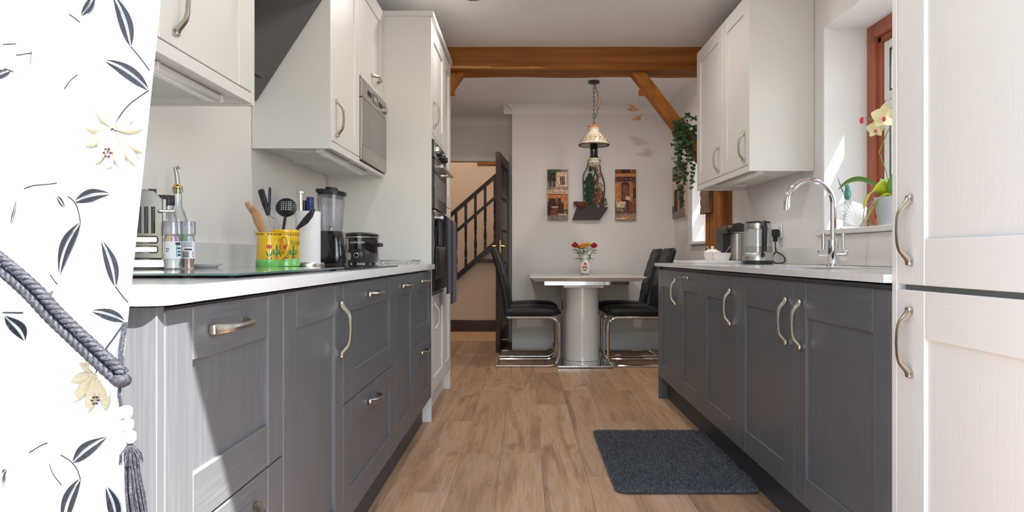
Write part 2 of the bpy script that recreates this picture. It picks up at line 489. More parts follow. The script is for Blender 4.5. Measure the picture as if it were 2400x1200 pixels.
# ---- hall beyond the doorway
struct(B().box(-2.2, 1.2, 7.73, 9.7, -0.08, 0.0).obj('floor_hall', M['hall_carpet'], smooth=0), 'tan hall carpet')
struct(B().box(-2.2, 1.2, 9.6, 9.7, 0, 3.2).obj('wall_hall_back', M['hall_paint'], smooth=0))
b = B(); b.box(-2.3, -2.2, 7.73, 9.7, -0.08, 3.2); struct(b.obj('wall_hall_left', M['hall_paint'], smooth=0))
b = B(); b.box(1.2, 1.3, 7.73, 9.7, -0.08, 3.2); struct(b.obj('wall_hall_right', M['hall_paint'], smooth=0))
b = B(); b.box(-2.2, -1.35, 7.63, 7.73, -0.08, 3.2); b.box(-1.35, 1.2, 7.63, 7.73, CEIL + .1, 3.2); struct(b.obj('wall_hall_front', M['hall_paint'], smooth=0))
struct(B().box(-2.3, 1.3, 7.63, 9.7, 3.2, 3.3).obj('ceiling_hall', M['ceiling_paint'], smooth=0))
YS = 8.70
sp = lambda x: 1.153 + (x + 0.364) * 0.872         # string line
b = B()
b.prism([(-1.69, 0), (0.9, 0), (0.9, sp(0.9)), (-1.69, sp(-1.69) if sp(-1.69) > 0 else 0.0)], lambda u, v, d: (u, d, v), YS + .012, YS + .06)
struct(b.obj('wall_spandrel', M['hall_paint'], smooth=0), 'tan panelled wall under the stairs')
struct(B().box(-2.2, 0.9, YS - .012, YS + .012, 0, 0.148, .004).obj('baseboard_hall', M['mahogany']), 'dark wood hall skirting')
struct(B().box(-0.655, 0.4, YS - .03, YS + .012, 0.88, 0.925, .004).obj('trim_3', M['mahogany']), 'dark ledge on the stair panel')
struct(B().box(-0.68, -0.1, 9.565, 9.6, 2.24, 2.28, .004).obj('trim_4', M['oak_x']), 'thin wooden rail on hall wall')
st = thing('staircase_balustrade', 'dark wood stair balustrade with turned spindles seen through the doorway', 'balustrade', (-0.6, YS, 0))
def rail(x0, x1, off, hw, t, nm):
    b = B()
    n = (-0.657, 0.754)
    p = [(x0, sp(x0) + off - t), (x1, sp(x1) + off - t), (x1, sp(x1) + off), (x0, sp(x0) + off)]
    b.prism(p, lambda u, v, d: (u, d, v), YS - hw, YS + hw)
    return b.obj(nm, M['dark_spindle'], st)
rail(-1.75, 0.85, 0.03, 0.035, 0.085, 'string_board')
rail(-1.75, 0.85, 0.60, 0.025, 0.05, 'lower_rail')
rail(-1.75, 0.85, 0.875, 0.04, 0.065, 'handrail')
pr = [(.017, 0), (.017, .10), (.021, .11), (.012, .125), (.016, .15), (.022, .19), (.015, .27), (.011, .33), (.02, .345), (.012, .36), (.017, .375), (.017, .57)]
b = B(); b.lathe(pr, seg=10); b.box(-.017, .017, -.017, .017, .57, .86); b.box(-.016, .016, -.016, .016, 0, .1)
spm = b.obj('spindle', M['dark_spindle'], smooth=50); spme = spm.data; bpy.data.objects.remove(spm)
for i in range(-6, 9):
    x = (1069 - 1232) * YS / 1600 + i * 0.1235
    inst(spme, 'spindle', st, (x, YS, sp(x)))

# ---- open glazed door
HX, HY = -0.205, 7.60
FX, FY = -0.278, 6.80
dv = Vector((FX - HX, FY - HY, 0)); DL = dv.length; dv.normalize(); dn = Vector((-dv.y, dv.x, 0))
def dpt(u, t, z): return tuple(Vector((HX, HY, 0)) + dv * u + dn * t + Vector((0, 0, z)))
def dbox(b, u0, u1, z0, z1, t0=-.02, t1=.02):
    b.prism([(u0, z0), (u1, z0), (u1, z1), (u0, z1)], lambda u, v, d: dpt(u, d, v), t0, t1)
b = B()
dbox(b, 0, .1, .006, 2.0); dbox(b, DL - .1, DL, .006, 2.0); dbox(b, .1, DL - .1, 1.9, 2.0); dbox(b, .1, DL - .1, .006, .21)
door = b.obj('door_1', M['mahogany'], smooth=0)
struct(door, 'dark wood glazed door standing open against the wall end')
door['label'] = 'dark wood glazed door standing open'
b = B()
for k in (1, 2): dbox(b, .1 + (DL - .2) * k / 3 - .012, .1 + (DL - .2) * k / 3 + .012, .21, 1.9, -.013, .013)
for k in range(1, 5): dbox(b, .1, DL - .1, .21 + 1.69 * k / 5 - .012, .21 + 1.69 * k / 5 + .012, -.013, .013)
b.obj('glazing_bars', M['mahogany'], door, smooth=0)
for i in range(3):
    for k in range(5):
        b = B(); dbox(b, .1 + (DL - .2) * i / 3 + .012, .1 + (DL - .2) * (i + 1) / 3 - .012, .21 + 1.69 * k / 5 + .012, .21 + 1.69 * (k + 1) / 5 - .012, -.002, .002)
        b.obj('pane', M['pane'], door, smooth=0)
for s in (-1, 1):
    b = B()
    b.tube([dpt(DL - .05, s * .02, 1.06), dpt(DL - .05, s * .06, 1.06)], .009); b.tube([dpt(DL - .05, s * .058, 1.06), dpt(DL - .17, s * .06, 1.06)], .008)
    dbox(b, DL - .07, DL - .03, .98, 1.12, s * .02, s * .024)
    b.obj('door_handle', M['brass'], door)
stp = meta(B().tube([(-0.145, 6.95, 0.11), (-0.255, 6.95, 0.11)], .008).lathe([(.014, 0), (.014, .014)], (-0.262, 6.95, .11), 10, 'x').obj('door_stop', M['brass']), 'small brass door stop low on the wall end', 'door stop')

# ---- windows
def window(name, yo, zo, label, cols, split):
    y0, y1, z0, z1 = yo[0], yo[1], zo[0], zo[1]
    fw = 0.075
    b = B()
    x0, x1 = RV - .0, RV + .09
    b.box(x0, x1, y0, y0 + fw, z0, z1, .004); b.box(x0, x1, y1 - fw, y1, z0, z1, .004)
    b.box(x0, x1, y0 + fw, y1 - fw, z1 - fw, z1, .004); b.box(x0, x1, y0 + fw, y1 - fw, z0, z0 + fw, .004)
    b.box(x0 + .022, x1, y0 + fw, y0 + fw + .03, z0, z1, .003); b.box(x0 + .022, x1, y1 - fw - .03, y1 - fw, z0, z1, .003)
    b.box(x0 + .022, x1, y0 + fw, y1 - fw, z1 - fw - .03, z1 - fw, .003)
    win = struct(b.obj(name, M['window_wood']), label)
    W0, W1, Z0, Z1 = y0 + fw + .03, y1 - fw - .03, z0 + fw, z1 - fw - .03
    for c in range(cols):
        a0 = W0 + (W1 - W0) * c / cols; a1 = W0 + (W1 - W0) * (c + 1) / cols
        for (q0, q1) in ((Z0, Z0 + (Z1 - Z0) * split), (Z0 + (Z1 - Z0) * split, Z1)):
            b = B(); f = .045
            X0, X1 = x0 + .035, x1 - .005
            b.box(X0, X1, a0, a0 + f, q0, q1, .004); b.box(X0, X1, a1 - f, a1, q0, q1, .004)
            b.box(X0, X1, a0 + f, a1 - f, q0, q0 + f, .004); b.box(X0, X1, a0 + f, a1 - f, q1 - f, q1, .004)
            sash = b.obj('sash', M['upvc'], win)
            b = B()
            g = .006
            for (p0, p1, r0, r1) in ((a0+f-.001, a0+f+g, q0+f, q1-f), (a1-f-g, a1-f+.001, q0+f, q1-f), (a0+f, a1-f, q0+f-.001, q0+f+g), (a0+f, a1-f, q1-f-g, q1-f+.001)):
                b.box(X0 + .004, X0 + .012, p0, p1, r0, r1)
            b.obj('gasket', M['black_soft'], sash, smooth=0)
            B().box(X0 + .02, X0 + .024, a0 + f, a1 - f, q0 + f, q1 - f).obj('pane', M['pane'], sash, smooth=0)
    return win
window('window_1', KW[:2], KW[2:], 'wood framed kitchen window above the sink', 2, 0.66)
window('window_2', DW[:2], DW[2:], 'dining window behind the oak post', 1, 0.66)
def reveal(name, o):
    b = B(); t = .006
    b.box(XR + .001, RV + .02, o[1] - t, o[1] + .0, o[2], o[3]); b.box(XR + .001, RV + .02, o[0], o[0] + t, o[2], o[3]); b.box(XR + .001, RV + .02, o[0] + t, o[1] - t, o[3] - t, o[3])
    return struct(b.obj(name, M['reveal_paint'], smooth=0), 'white plaster window reveal')
reveal('trim_5', KW); reveal('trim_6', DW)
struct(B().box(XR - .035, RV + .03, KW[0] + .02, KW[1] + .03, KW[2] - .012, KW[2] + .014, .004).obj('trim_7', M['white_gloss']), 'white kitchen window sill')
struct(B().box(XR - .03, RV + .03, DW[0] + .02, DW[1] + .03, DW[2] - .012, DW[2] + .014, .004).obj('trim_8', M['white_gloss']), 'white dining window sill')

# ---- oak frame between kitchen and dining
fr = thing('oak_frame', 'orange-brown oak beam frame spanning the ceiling with two braces and a post', 'beam', (0.2, 5.2, 0))
BF, BBK, BZ = 5.06, 5.31, 2.345
b = B()
def beam_ring(x, k):
    j = lambda a: 0.004 * sin(a * 3.1 + k * 1.7)
    return [(x, BF + j(1), BZ + .012 + j(2)), (x, BF + .014, BZ + j(3)), (x, BBK - .014, BZ + j(4)), (x, BBK, BZ + .014), (x, BBK, CEIL + .02), (x, BF + j(5), CEIL + .02)]
b.rings([beam_ring(XL + (XR - XL) * k / 12, k) for k in range(13)])
b.obj('beam', M['oak_x'], fr, smooth=20)
b = B(); b.prism([(-1.15, 2.395), (-1.15, 2.352), (.25, 2.352), (.12, 2.362), (-.1, 2.371), (-.35, 2.364), (-.62, 2.372), (-.85, 2.385)], lambda u, v, d: (u * .9 - .05, d, v), BF - .0015, BF + .004)
mat('sapwood', (0.50, 0.26, 0.09), 0.6)
b.obj('pale_sapwood_strip', M['sapwood'], fr, smooth=0)
b = B(); b.box(1.455, XR - .001, 5.06, 5.53, 0, BZ + .02, .006); b.obj('post', M['oak_z'], fr)
b = B(); b.box(XL + .001, XL + .075, 5.06, 5.31, 0, BZ + .02, .006); b.obj('post', M['oak_z'], fr)
def brace(x_top, x_bot, zb, sgn):
    yw0, yw1 = BF + .085, BF + .185
    hw = 0.108 * sgn
    b = B()
    b.prism([(x_top, BZ + .01), (x_top + hw, BZ + .01), (x_bot + hw, zb), (x_bot, zb)], lambda u, v, d: (u, d, v), yw0, yw1)
    o = b.obj('brace', M['oak_d'], fr, smooth=0)
    xp = x_top + (x_bot - x_top) * .16; zp = BZ - (BZ - zb) * .16
    b = B(); b.box(xp - .012 - .03 * sgn, xp + .02 * sgn + .0, yw0 + .02, yw0 + .05, zp - .03, zp + .012, .003)
    b.obj('peg', M['oak_d'], o)
brace(0.79, 1.455, 1.48, 1)
brace(-0.455, -1.075, 1.48, -1)
bk = B()
def bark_ring(z, k):
    wv = .012 * sin(k * 1.9) + .008 * sin(k * 4.1)
    return [(1.425 + wv * .2, 5.30, z), (1.452, 5.30, z), (1.452, 5.58 + wv, z), (1.432, 5.60 + wv, z), (1.412, 5.45, z)]
bk.rings([bark_ring(1.30 + .022 * k, k) for k in range(11)])
meta(bk.obj('bark_offcut', M['bark'], smooth=30), 'rough bark-edged wood offcut hung on the oak post', 'wood offcut')

# ------------------------------------------------------------------ kitchen units
def make_handle():
    # bow handle along Z, projecting towards +X, feet on x = 0
    st_ = [(-.086, .000, .0100, .012), (-.086, .011, .0100, .0), ]
    b = B()
    path = [(-.076, .006), (-.066, .010), (-.056, .019), (-.046, .027), (-.030, .0315), (0, .0335), (.030, .0315), (.046, .027), (.056, .019), (.066, .010), (.076, .006)]
    wid = [.0085, .0085, .0075, .0065, .006, .0058, .006, .0065, .0075, .0085, .0085]
    th = [.006, .006, .0055, .005, .0045, .0042, .0045, .005, .0055, .006, .006]
    rs = []
    n = len(path)
    for i, (z, x) in enumerate(path):
        z0, x0 = path[max(i-1, 0)]; z1, x1 = path[min(i+1, n-1)]
        t = Vector((x1 - x0, 0, z1 - z0)).normalized(); nn = Vector((t.z, 0, -t.x))
        c = Vector((x, 0, z)); w_ = Vector((0, wid[i], 0)); h_ = nn * th[i]
        rs.append([c - w_ - h_ * .6, c - w_ + h_ * .6, c - w_ * .6 + h_, c + w_ * .6 + h_, c + w_ + h_ * .6, c + w_ - h_ * .6, c + w_ * .6 - h_, c - w_ * .6 - h_])
    b.rings(rs)
    for s in (-1, 1):
        b.box(0, .012, -.0085, .0085, s * .068 - .014 if s < 0 else .066, s * .066 if s < 0 else .068 + .014, .002)
    o = b.obj('handle', M['nickel'], smooth=45); me = o.data; bpy.data.objects.remove(o)
    return me
HANDLE = make_handle()

def shaker(parent, nm, side, xf, y0, y1, z0, z1, tone, handle=None, stile=.088, rail=None, thick=.02, g=.0015, label=None, tr=None):
    """a framed door or drawer front; side=+1 faces +X, -1 faces -X.  tr = taller rail at the top"""
    rail_b = rail if rail else stile
    rail_t = tr if tr else rail_b
    y0 += g; y1 -= g; z0 += g; z1 -= g
    xb = xf - side * thick
    b = B(); bv = .0028 if tone == 'grey' else .0018
    b.box(xf, xb, y0, y0 + stile, z0, z1, bv); b.box(xf, xb, y1 - stile, y1, z0, z1, bv)
    b.mi = 1
    b.box(xf - side * .0008, xb, y0 + stile + .0004, y1 - stile - .0004, z0, z0 + rail_b, bv); b.box(xf - side * .0008, xb, y0 + stile + .0004, y1 - stile - .0004, z1 - rail_t, z1, bv)
    d = b.obj(nm, [M['cab_%s_v' % tone], M['cab_%s_h' % tone]], parent, smooth=25)
    if label: d['label'] = label
    B().box(xf - side * .0085, xb, y0 + stile - .004, y1 - stile + .004, z0 + rail_b - .004, z1 - rail_t + .004).obj('door_panel' if nm == 'door' else 'front_panel', M['cab_%s_v' % tone], d, smooth=0)
    if handle:
        k, hy, hz = handle
        rot = (0, 0, 0) if side > 0 else (0, 0, pi)
        if k == 'h': rot = (pi / 2, 0, rot[2])
        inst(HANDLE, 'handle', d, (xf, hy, hz), rot)
    return d
def carcass(t, side, xf, xb, y0, y1, z0, z1, m):
    B().box(xf - side * .022, xb, y0 + .0005, y1 - .0005, z0, z1).obj('body', m, t, smooth=0)

# ---- left base run
LA = -0.541; LW = XL + .002
ZB0, ZB1 = 0.150, 0.876
def base_left(label, y0, y1, fronts, z1=ZB1, name='base_cabinet'):
    t = thing(name, label, 'cabinet', ((LA + LW) / 2, (y0 + y1) / 2, ZB0), 'grey base cabinets along the left wall')
    carcass(t, 1, LA, LW, y0, y1, ZB0, z1, M['cab_grey_v'])
    for f in fronts: shaker(t, f[0], 1, LA, y0, y1, f[1], f[2], 'grey', f[3], **(f[4] if len(f) > 4 else {}))
    return t
ZM = 0.513
LY = [1.022, 1.524, 2.025, 2.812, 3.315, 3.915]
base_left('grey two-drawer base cabinet at the curtain end of the left run', LY[0], LY[1], [('drawer', ZB0, ZM, ('h', 1.29, .457)), ('drawer', ZM, ZB1, ('h', 1.245, .832))])
base_left('grey base cabinet with one tall upright-handled door on the left run', LY[1], LY[2], [('door', ZB0, ZB1, ('v', 1.985, .745))])
base_left('widest grey two-drawer base cabinet, below the hob', LY[2], LY[3], [('drawer', ZB0, ZM, ('h', 2.42, .458)), ('drawer', ZM, ZB1, ('h', 2.42, .827))])
base_left('narrow grey pull-out base cabinet with one horizontal handle below the blender', LY[3], LY[4], [('door', ZB0, ZB1, ('h', 3.06, .827))])
base_left('grey two-drawer base cabinet beside the oven tower', LY[4], LY[5], [('drawer', ZB0, ZM, ('h', 3.60, .458)), ('drawer', ZM, ZB1, ('h', 3.60, .827))])
meta(B().box(LW, LA + .0, 1.001, 1.0215, 0, ZB1 + .006, .001).obj('end_panel', M['cab_grey_v']), 'sunlit grey end panel of the left base run beside the curtain', 'panel')
meta(B().box(LA - .068, LA - .052, 1.022, 3.915, 0.0, .149).obj('plinth', M['kick_dark'], smooth=0), 'dark plinth under the left grey cabinets', 'plinth')
# worktop with a rounded near corner
def worktop_poly(x0, x1, y0, y1, r, n=5):
    p = [(x0, y0), (x1 - r, y0)]
    for i in range(n + 1):
        a = -pi/2 + pi/2 * i / n
        p.append((x1 - r + r * cos(a), y0 + r + r * sin(a)))
    return p + [(x1, y1), (x0, y1)]
WT = 0.913
b = B(); b.prism(worktop_poly(LW, -0.5245, 0.985, 3.943, .03), lambda u, v, d: (u, v, d), 0.885, WT)
bmesh.ops.bevel(b.bm, geom=[e for e in b.bm.edges if abs(e.verts[0].co.z - WT) < 1e-5 and abs(e.verts[1].co.z - WT) < 1e-5], offset=.002, segments=1, affect='EDGES')
meta(b.obj('worktop', M['quartz'], smooth=40), 'long white quartz worktop on the left grey cabinets', 'worktop')
meta(B().box(LW, LW + .018, 0.985, 3.943, WT + .0005, 1.008, .002).obj('upstand', M['upstand_white']), 'white upstand along the left wall behind the toaster', 'upstand')

# ---- oven tower and larder
TX = -0.545; T0, T1, T2, T3 = 3.945, 3.965, 4.565, 4.935
TT = 2.345
meta(B().box(LW, TX, T0, T0 + .0195, 0, TT, .001).obj('end_panel', M['cab_white_p']), 'tall white side panel of the oven tower above the left worktop', 'panel')
meta(B().box(LW, TX, T3 - .002, T3 + .018, 0, TT, .001).obj('end_panel', M['cab_white_p']), 'tall white end panel at the dining side of the larder', 'panel')
meta(B().box(LW, TX + .012, T0 - .008, T3 + .026, TT + .0005, TT + .03, .002).obj('cornice', M['cab_white_p']), 'white cornice board on top of the oven tower', 'cornice')
ot = thing('oven_tower', 'tall white oven housing with a door above and below the oven', 'cabinet', (-.85, 4.26, .15))
OZ0, OZ1 = 0.748, 1.640
b = B(); b.box(LW, TX - .022, T1 + .0005, T2 - .0005, .15, OZ0 - .006); b.box(LW, TX - .022, T1 + .0005, T2 - .0005, OZ1 + .006, TT)
b.box(LW, LW + .05, T1 + .0005, T2 - .0005, OZ0 - .006, OZ1 + .006)
b.obj('body', M['cab_white_p'], ot, smooth=0)
shaker(ot, 'door', 1, TX, T1, T2, OZ1 + .035, TT - .02, 'white', ('v', 4.03, 1.755 + .04), stile=.085)
shaker(ot, 'door', 1, TX, T1, T2, .15, OZ0 - .02, 'white', ('v', 4.06, .60), stile=.085)
B().box(TX - .02, TX - .001, T1 + .002, T2 - .002, OZ1 + .004, OZ1 + .033).obj('filler_strip', M['cab_white_h'], ot)
ld = thing('larder_cabinet', 'narrow tall white larder cabinet beyond the oven tower', 'cabinet', (-.85, 4.75, .15))
carcass(ld, 1, TX, LW, T2, T3 - .003, .15, TT, M['cab_white_p'])
shaker(ld, 'door', 1, TX, T2, T3 - .003, 1.30, TT - .02, 'white', None, stile=.085)
shaker(ld, 'door', 1, TX, T2, T3 - .003, .15, 1.297, 'white', None, stile=.085)
meta(B().box(TX - .068, TX - .052, T1, T3 - .003, 0, .149).obj('plinth', M['cab_white_p'], smooth=0), 'white plinth under the oven tower and larder', 'plinth')
ov = thing('double_oven', 'black built-in double oven in the white tower', 'oven', (-.8, 4.26, OZ0))
B().box(LW + .06, TX - .004, T1 + .004, T2 - .004, OZ0, OZ1).obj('body', M['black_plastic'], ov, smooth=0)
pnl = B().box(TX - .004, TX + .012, T1 + .004, T2 - .004, 1.535, OZ1, .002).obj('control_panel', M['black_gloss'], ov)
B().box(TX + .0122, TX + .0135, T1 + .006, T1 + .12, 1.538, OZ1 - .003).obj('steel_trim', M['steel'], pnl, smooth=0)
for y in (4.06, 4.17, 4.36, 4.47):
    B().lathe([(.021, 0), (.021, .016), (.017, .022)], (TX + .012, y, 1.588), 14, 'x').obj('knob', M['black_plastic'] if y > 4.1 else M['steel'], pnl)
def oven_door(z0, z1):
    d = B().box(TX - .003, TX + .016, T1 + .004, T2 - .004, z0, z1, .003).obj('oven_door', M['black_gloss'], ov)
    b = B(); zz = z1 - .045
    b.tube([(TX + .055, T1 + .03, zz), (TX + .055, T2 - .03, zz)], .011, 10)
    for y in (T1 + .06, T2 - .06): b.tube([(TX + .014, y, zz), (TX + .055, y, zz)], .008, 8)
    b.obj('handle', M['steel'], d)
    B().box(TX + .0162, TX + .0168, T1 + .07, T2 - .07, z0 + .07, z1 - .10).obj('window', M['smoke_glass'], d, smooth=0)
oven_door(1.235, 1.530); oven_door(OZ0 + .002, 1.230)
def towel(y0, y1, z0, ph, label):
    b = B()
    def fn(u, v):
        y = y0 + (y1 - y0) * u + .006 * sin(v * 9 + ph)
        f = .010 * sin(u * 13 + ph) * (1 - .35 * v)
        L1 = 1.188 - z0; s = v * (L1 + .2)
        if s < .17: x, z = TX + .030 - abs(f) * .2, 1.188 - .17 + s          # back fall
        elif s < .20: a = (s - .17) / .03 * pi; x, z = TX + .055 - .022 * cos(a), 1.188 + .018 * sin(a)
        else: x, z = TX + .079 + f + .01 * (s - .2), 1.188 - (s - .20)
        return (x, y, z)
    b.grid(fn, 22, 44)
    o = b.obj('towel', M['towel'], smooth=80)
    sm = o.modifiers.new('thick', 'SOLIDIFY'); sm.thickness = .005
    meta(o, label, 'towel')
towel(4.02, 4.20, .735, 0.4, 'dark navy towel on the oven rail, nearest the worktop')
towel(4.26, 4.52, .66, 2.1, 'longer dark towel on the oven rail, nearest the larder')

# ---- left wall cabinets
UX = -0.818; UZ0, UZ1 = 1.412, 2.365
def wall_unit(name, label, side, xf, xb, y0, y1, fronts, tone='white', grp=None):
    t = thing(name, label, 'cabinet', ((xf + xb) / 2, (y0 + y1) / 2, UZ0), grp)
    b = B()
    b.box(xf - side * .022, xb, y0, y0 + .018, UZ0, UZ1); b.box(xf - side * .022, xb, y1 - .018, y1, UZ0, UZ1)
    b.box(xf - side * .022, xb, y0 + .018, y1 - .018, UZ0 + .014, UZ1)
    b.obj('body', M['cab_white_p'], t, smooth=0)
    B().box(xf, xf - side * .02, y0, y1, UZ0, UZ0 + .032, .001).obj('pelmet', M['cab_white_h'], t)
    for f in fronts: shaker(t, 'door', side, xf, f[0], f[1], f[2], f[3], 'white', f[4], stile=.085)
    return t
def led_strip(label, x, y0, y1, tilt, z=UZ0 + .0135):
    t = thing('strip_light', label, 'light', (x, (y0 + y1) / 2, z))
    B().box(x - .016, x + .016, y0, y1, z - .024, z - .0005, .005).obj('housing', M['white_plastic'], t)
    B().box(x - .011, x + .011, y0 + .03, y1 - .03, z - .0285, z - .0242, .002).obj('diffuser', M['lens_white'], t)
    for yy in (y0 - .008, (y0 + y1) / 2, y1 + .008):
        B().box(x - .019, x + .019, yy - .006, yy + .006, z - .022, z - .0005, .002).obj('clip', M['white_plastic'], t)
    b = B(); ys = y0 + .02 if tilt > 0 else y1 - .02
    b.tube([(x - .02 * tilt, ys, z - .006), (x - .08 * tilt, ys + .02, z - .010), (x - .16 * tilt, ys - .02, z - .004)], .004, 6)
    b.obj('cable', M['white_plastic'], t)
    return t
wall_unit('wall_cabinet', 'white two-door wall cabinet nearest the curtain', 1, UX, LW, 1.022, 2.040, [(1.022, 1.524, UZ0 + .034, UZ1, ('v', 1.465, 1.552)), (1.524, 2.038, UZ0 + .034, UZ1, ('v', 1.588, 1.552))])
meta(B().box(LW, UX, 2.0405, 2.060, UZ0 - .002, UZ1, .001).obj('end_panel', M['cab_white_p']), 'white side panel of the near left wall cabinet next to the cooker hood', 'panel')
led_strip('under-cabinet strip light below the near left wall cabinet', -0.895, 1.30, 1.97, 1)
meta(B().box(LW, UX, 2.862, 2.882, UZ0 - .002, UZ1, .001).obj('end_panel', M['cab_white_p']), 'broad white side panel between cooker hood and microwave cabinet', 'panel')
MZ0, MZ1 = 1.436, 1.842
mw = wall_unit('wall_cabinet', 'white wall cabinet beside the microwave with upright handle', 1, UX, LW, 2.8825, 3.362, [(2.8825, 3.362, UZ0 + .034, UZ1, ('v', 2.945, 1.553))])
t = thing('microwave_housing', 'white wall cabinet around and above the built-in microwave', 'cabinet', (-.98, 3.65, UZ0))
b = B(); b.box(UX - .022, LW, 3.3625, 3.375, UZ0, UZ1); b.box(UX - .022, LW, 3.932, 3.9445, UZ0, UZ1); b.box(UX - .022, LW, 3.375, 3.932, UZ0 + .014, MZ0 - .002); b.box(UX - .022, LW, 3.375, 3.932, MZ1 + .008, UZ1); b.box(LW, LW + .03, 3.375, 3.932, MZ0 - .012, MZ1 + .008)
b.obj('body', M['cab_white_p'], t, smooth=0)
B().box(UX, UX - .02, 3.3625, 3.9445, UZ0, UZ0 + .018, .001).obj('pelmet', M['cab_white_h'], t)
shaker(t, 'door', 1, UX, 3.3625, 3.9445, MZ1 + .008, UZ1, 'white', ('h', 3.70, 1.918), stile=.085)
led_strip('under-cabinet strip light below the microwave cabinets', -0.885, 2.95, 3.72, 1)
mo = thing('microwave', 'built-in stainless microwave with smoked glass window', 'microwave', (-.95, 3.65, MZ0))
B().box(LW + .04, UX - .003, 3.378, 3.930, MZ0, MZ1).obj('body', M['black_plastic'], mo, smooth=0)
pn = B().box(UX - .003, UX + .012, 3.366, 3.941, MZ0 + .31, MZ1, .002).obj('control_panel', M['steel_panel'], mo)
B().box(UX + .0122, UX + .0135, 3.60, 3.72, MZ0 + .335, MZ1 - .022).obj('display', M['display'], pn, smooth=0)
B().box(UX + .0136, UX + .0142, 3.625, 3.685, MZ0 + .348, MZ1 - .034).obj('digit_window', M['steel'], pn, smooth=0)
for y in (3.50, 3.545, 3.765, 3.81): B().lathe([(.014, 0), (.014, .003)], (UX + .0122, y, MZ0 + .358), 14, 'x').lathe([(.009, .003), (.009, .0045)], (UX + .0122, y, MZ0 + .358), 12, 'x').obj('button', M['black_plastic'], pn)
B().lathe([(.022, 0), (.022, .015), (.018, .018)], (UX + .0122, 3.885, MZ0 + .352), 18, 'x').obj('knob', M['steel'], pn)
md = B().box(UX - .003, UX + .014, 3.366, 3.941, MZ0, MZ0 + .307, .002).obj('microwave_door', M['steel_panel'], mo)
B().box(UX + .0142, UX + .0152, 3.370, 3.937, MZ0 + .075, MZ0 + .303).obj('glass', M['smoke_glass'], md, smooth=0)
mat('mesh_window', (0.26, 0.245, 0.235), 0.4, 0.4)
B().box(UX + .0153, UX + .0158, 3.50, 3.80, MZ0 + .105, MZ0 + .235).obj('window', M['mesh_window'], md, smooth=0)
b = B(); text_polys('Whirlpool', .016, lambda u, v: (UX + .0146, 3.655 + u, MZ0 + .035 + v), b); b.obj('lettering', M['steel'], md, smooth=0, recalc=False)

# ---- cooker hood: slanted black glass
hd = thing('cooker_hood', 'slanted black glass cooker hood between the left wall cabinets', 'cooker hood', (-1.0, 2.46, 1.61))
H0, H1 = 2.066, 2.856
pA, pB = Vector((-1.128, 0, 1.600)), Vector((-0.735, 0, 2.205))
hdir = (pB - pA).normalized(); hn = Vector((hdir.z, 0, -hdir.x))
HL = (pB - pA).length
def hp(u, t, y): 
    q = pA + hdir * u + hn * t; return (q.x, y, q.z)
b = B()
b.prism([(H0, 0), (H1, 0), (H1, HL), (H0, HL)], lambda y, u, d: hp(u, d, y), -.045, 0)
bmesh.ops.bevel(b.bm, geom=list(b.bm.edges), offset=.006, segments=2, affect='EDGES')
b.obj('slanted_body', M['hood_glass'], hd, smooth=40)
def rrect(y0, y1, u0, u1, r, n=5):
    p = []
    for cx, cy, a0 in ((y1 - r, u1 - r, 0), (y0 + r, u1 - r, pi/2), (y0 + r, u0 + r, pi), (y1 - r, u0 + r, 3*pi/2)):
        for i in range(n + 1): p.append((cx + r * cos(a0 + pi/2*i/n), cy + r * sin(a0 + pi/2*i/n)))
    return p
b = B(); b.prism(rrect(H0 + .045, H1 - .075, .10, HL - .07, .035), lambda y, u, d: hp(u, d, y), .004, .012)
b.obj('filter_panel', M['hood_glass'], hd, smooth=30)
b = B(); b.prism(rrect(H0 + .036, H1 - .066, .091, HL - .061, .042), lambda y, u, d: hp(u, d, y), .0005, .0035); b.obj('shadow_gap', M['black_soft'], hd, smooth=30)
b = B(); b.prism([(-1.146, 1.66), (-1.10, 1.72), (-.85, 2.11), (-.85, 2.36), (-1.146, 2.36)], lambda u, v, d: (u, d, v), H0 + .2, H1 - .2); b.obj('chimney_box', M['black_plastic'], hd, smooth=0)

# ---- right base run
RA = 0.898; RW = XR - .002
RY = [1.672, 2.284, 2.892, 3.482, 3.992, 4.600]
def base_right(label, y0, y1, hnd):
    t = thing('base_cabinet', label, 'cabinet', ((RA + RW) / 2, (y0 + y1) / 2, ZB0), 'grey base cabinets along the window wall')
    if y0 > 2.2 and y0 < 3.0:          # sink unit: open top for the bowl
        b = B(); b.box(RA + .022, RW, y0 + .0005, y0 + .018, ZB0, .884); b.box(RA + .022, RW, y1 - .018, y1 - .0005, ZB0, .884); b.box(RA + .022, RW, y0 + .018, y1 - .018, ZB0, .60); b.box(RA + .022, RA + .04, y0 + .018, y1 - .018, .60, .884); b.box(RW - .02, RW, y0 + .018, y1 - .018, .60, .884)
        b.obj('body', M['cab_grey_v'], t, smooth=0)
    else: carcass(t, -1, RA, RW, y0, y1, ZB0, .884, M['cab_grey_v'])
    shaker(t, 'door', -1, RA, y0, y1, ZB0, ZB1 - .002, 'grey', hnd, stile=.095, tr=.115)
base_right('grey one-door base cabinet next to the tall white fridge unit', RY[0], RY[1], ('v', 2.225, .735))
base_right('grey one-door base cabinet below the kitchen tap', RY[1], RY[2], ('v', 2.345, .735))
base_right('grey one-door base cabinet below the kettle', RY[2], RY[3], ('v', 2.985, .735))
base_right('grey base cabinet with a horizontal handle below the bowls', RY[3], RY[4], ('h', 3.83, .838))
base_right('grey one-door base cabinet at the dining end of the right run', RY[4], RY[5], ('v', 4.075, .745))
meta(B().box(RA, RW, 4.6005, 4.620, 0, .8915, .001).obj('end_panel', M['cab_grey_v']), 'dark grey end panel of the right base run facing the table', 'panel')
meta(B().box(RA + .06, RA + .076, 1.672, 4.600, 0, .149).obj('plinth', M['kick_dark'], smooth=0), 'dark plinth under the right grey cabinets beside the rug', 'plinth')
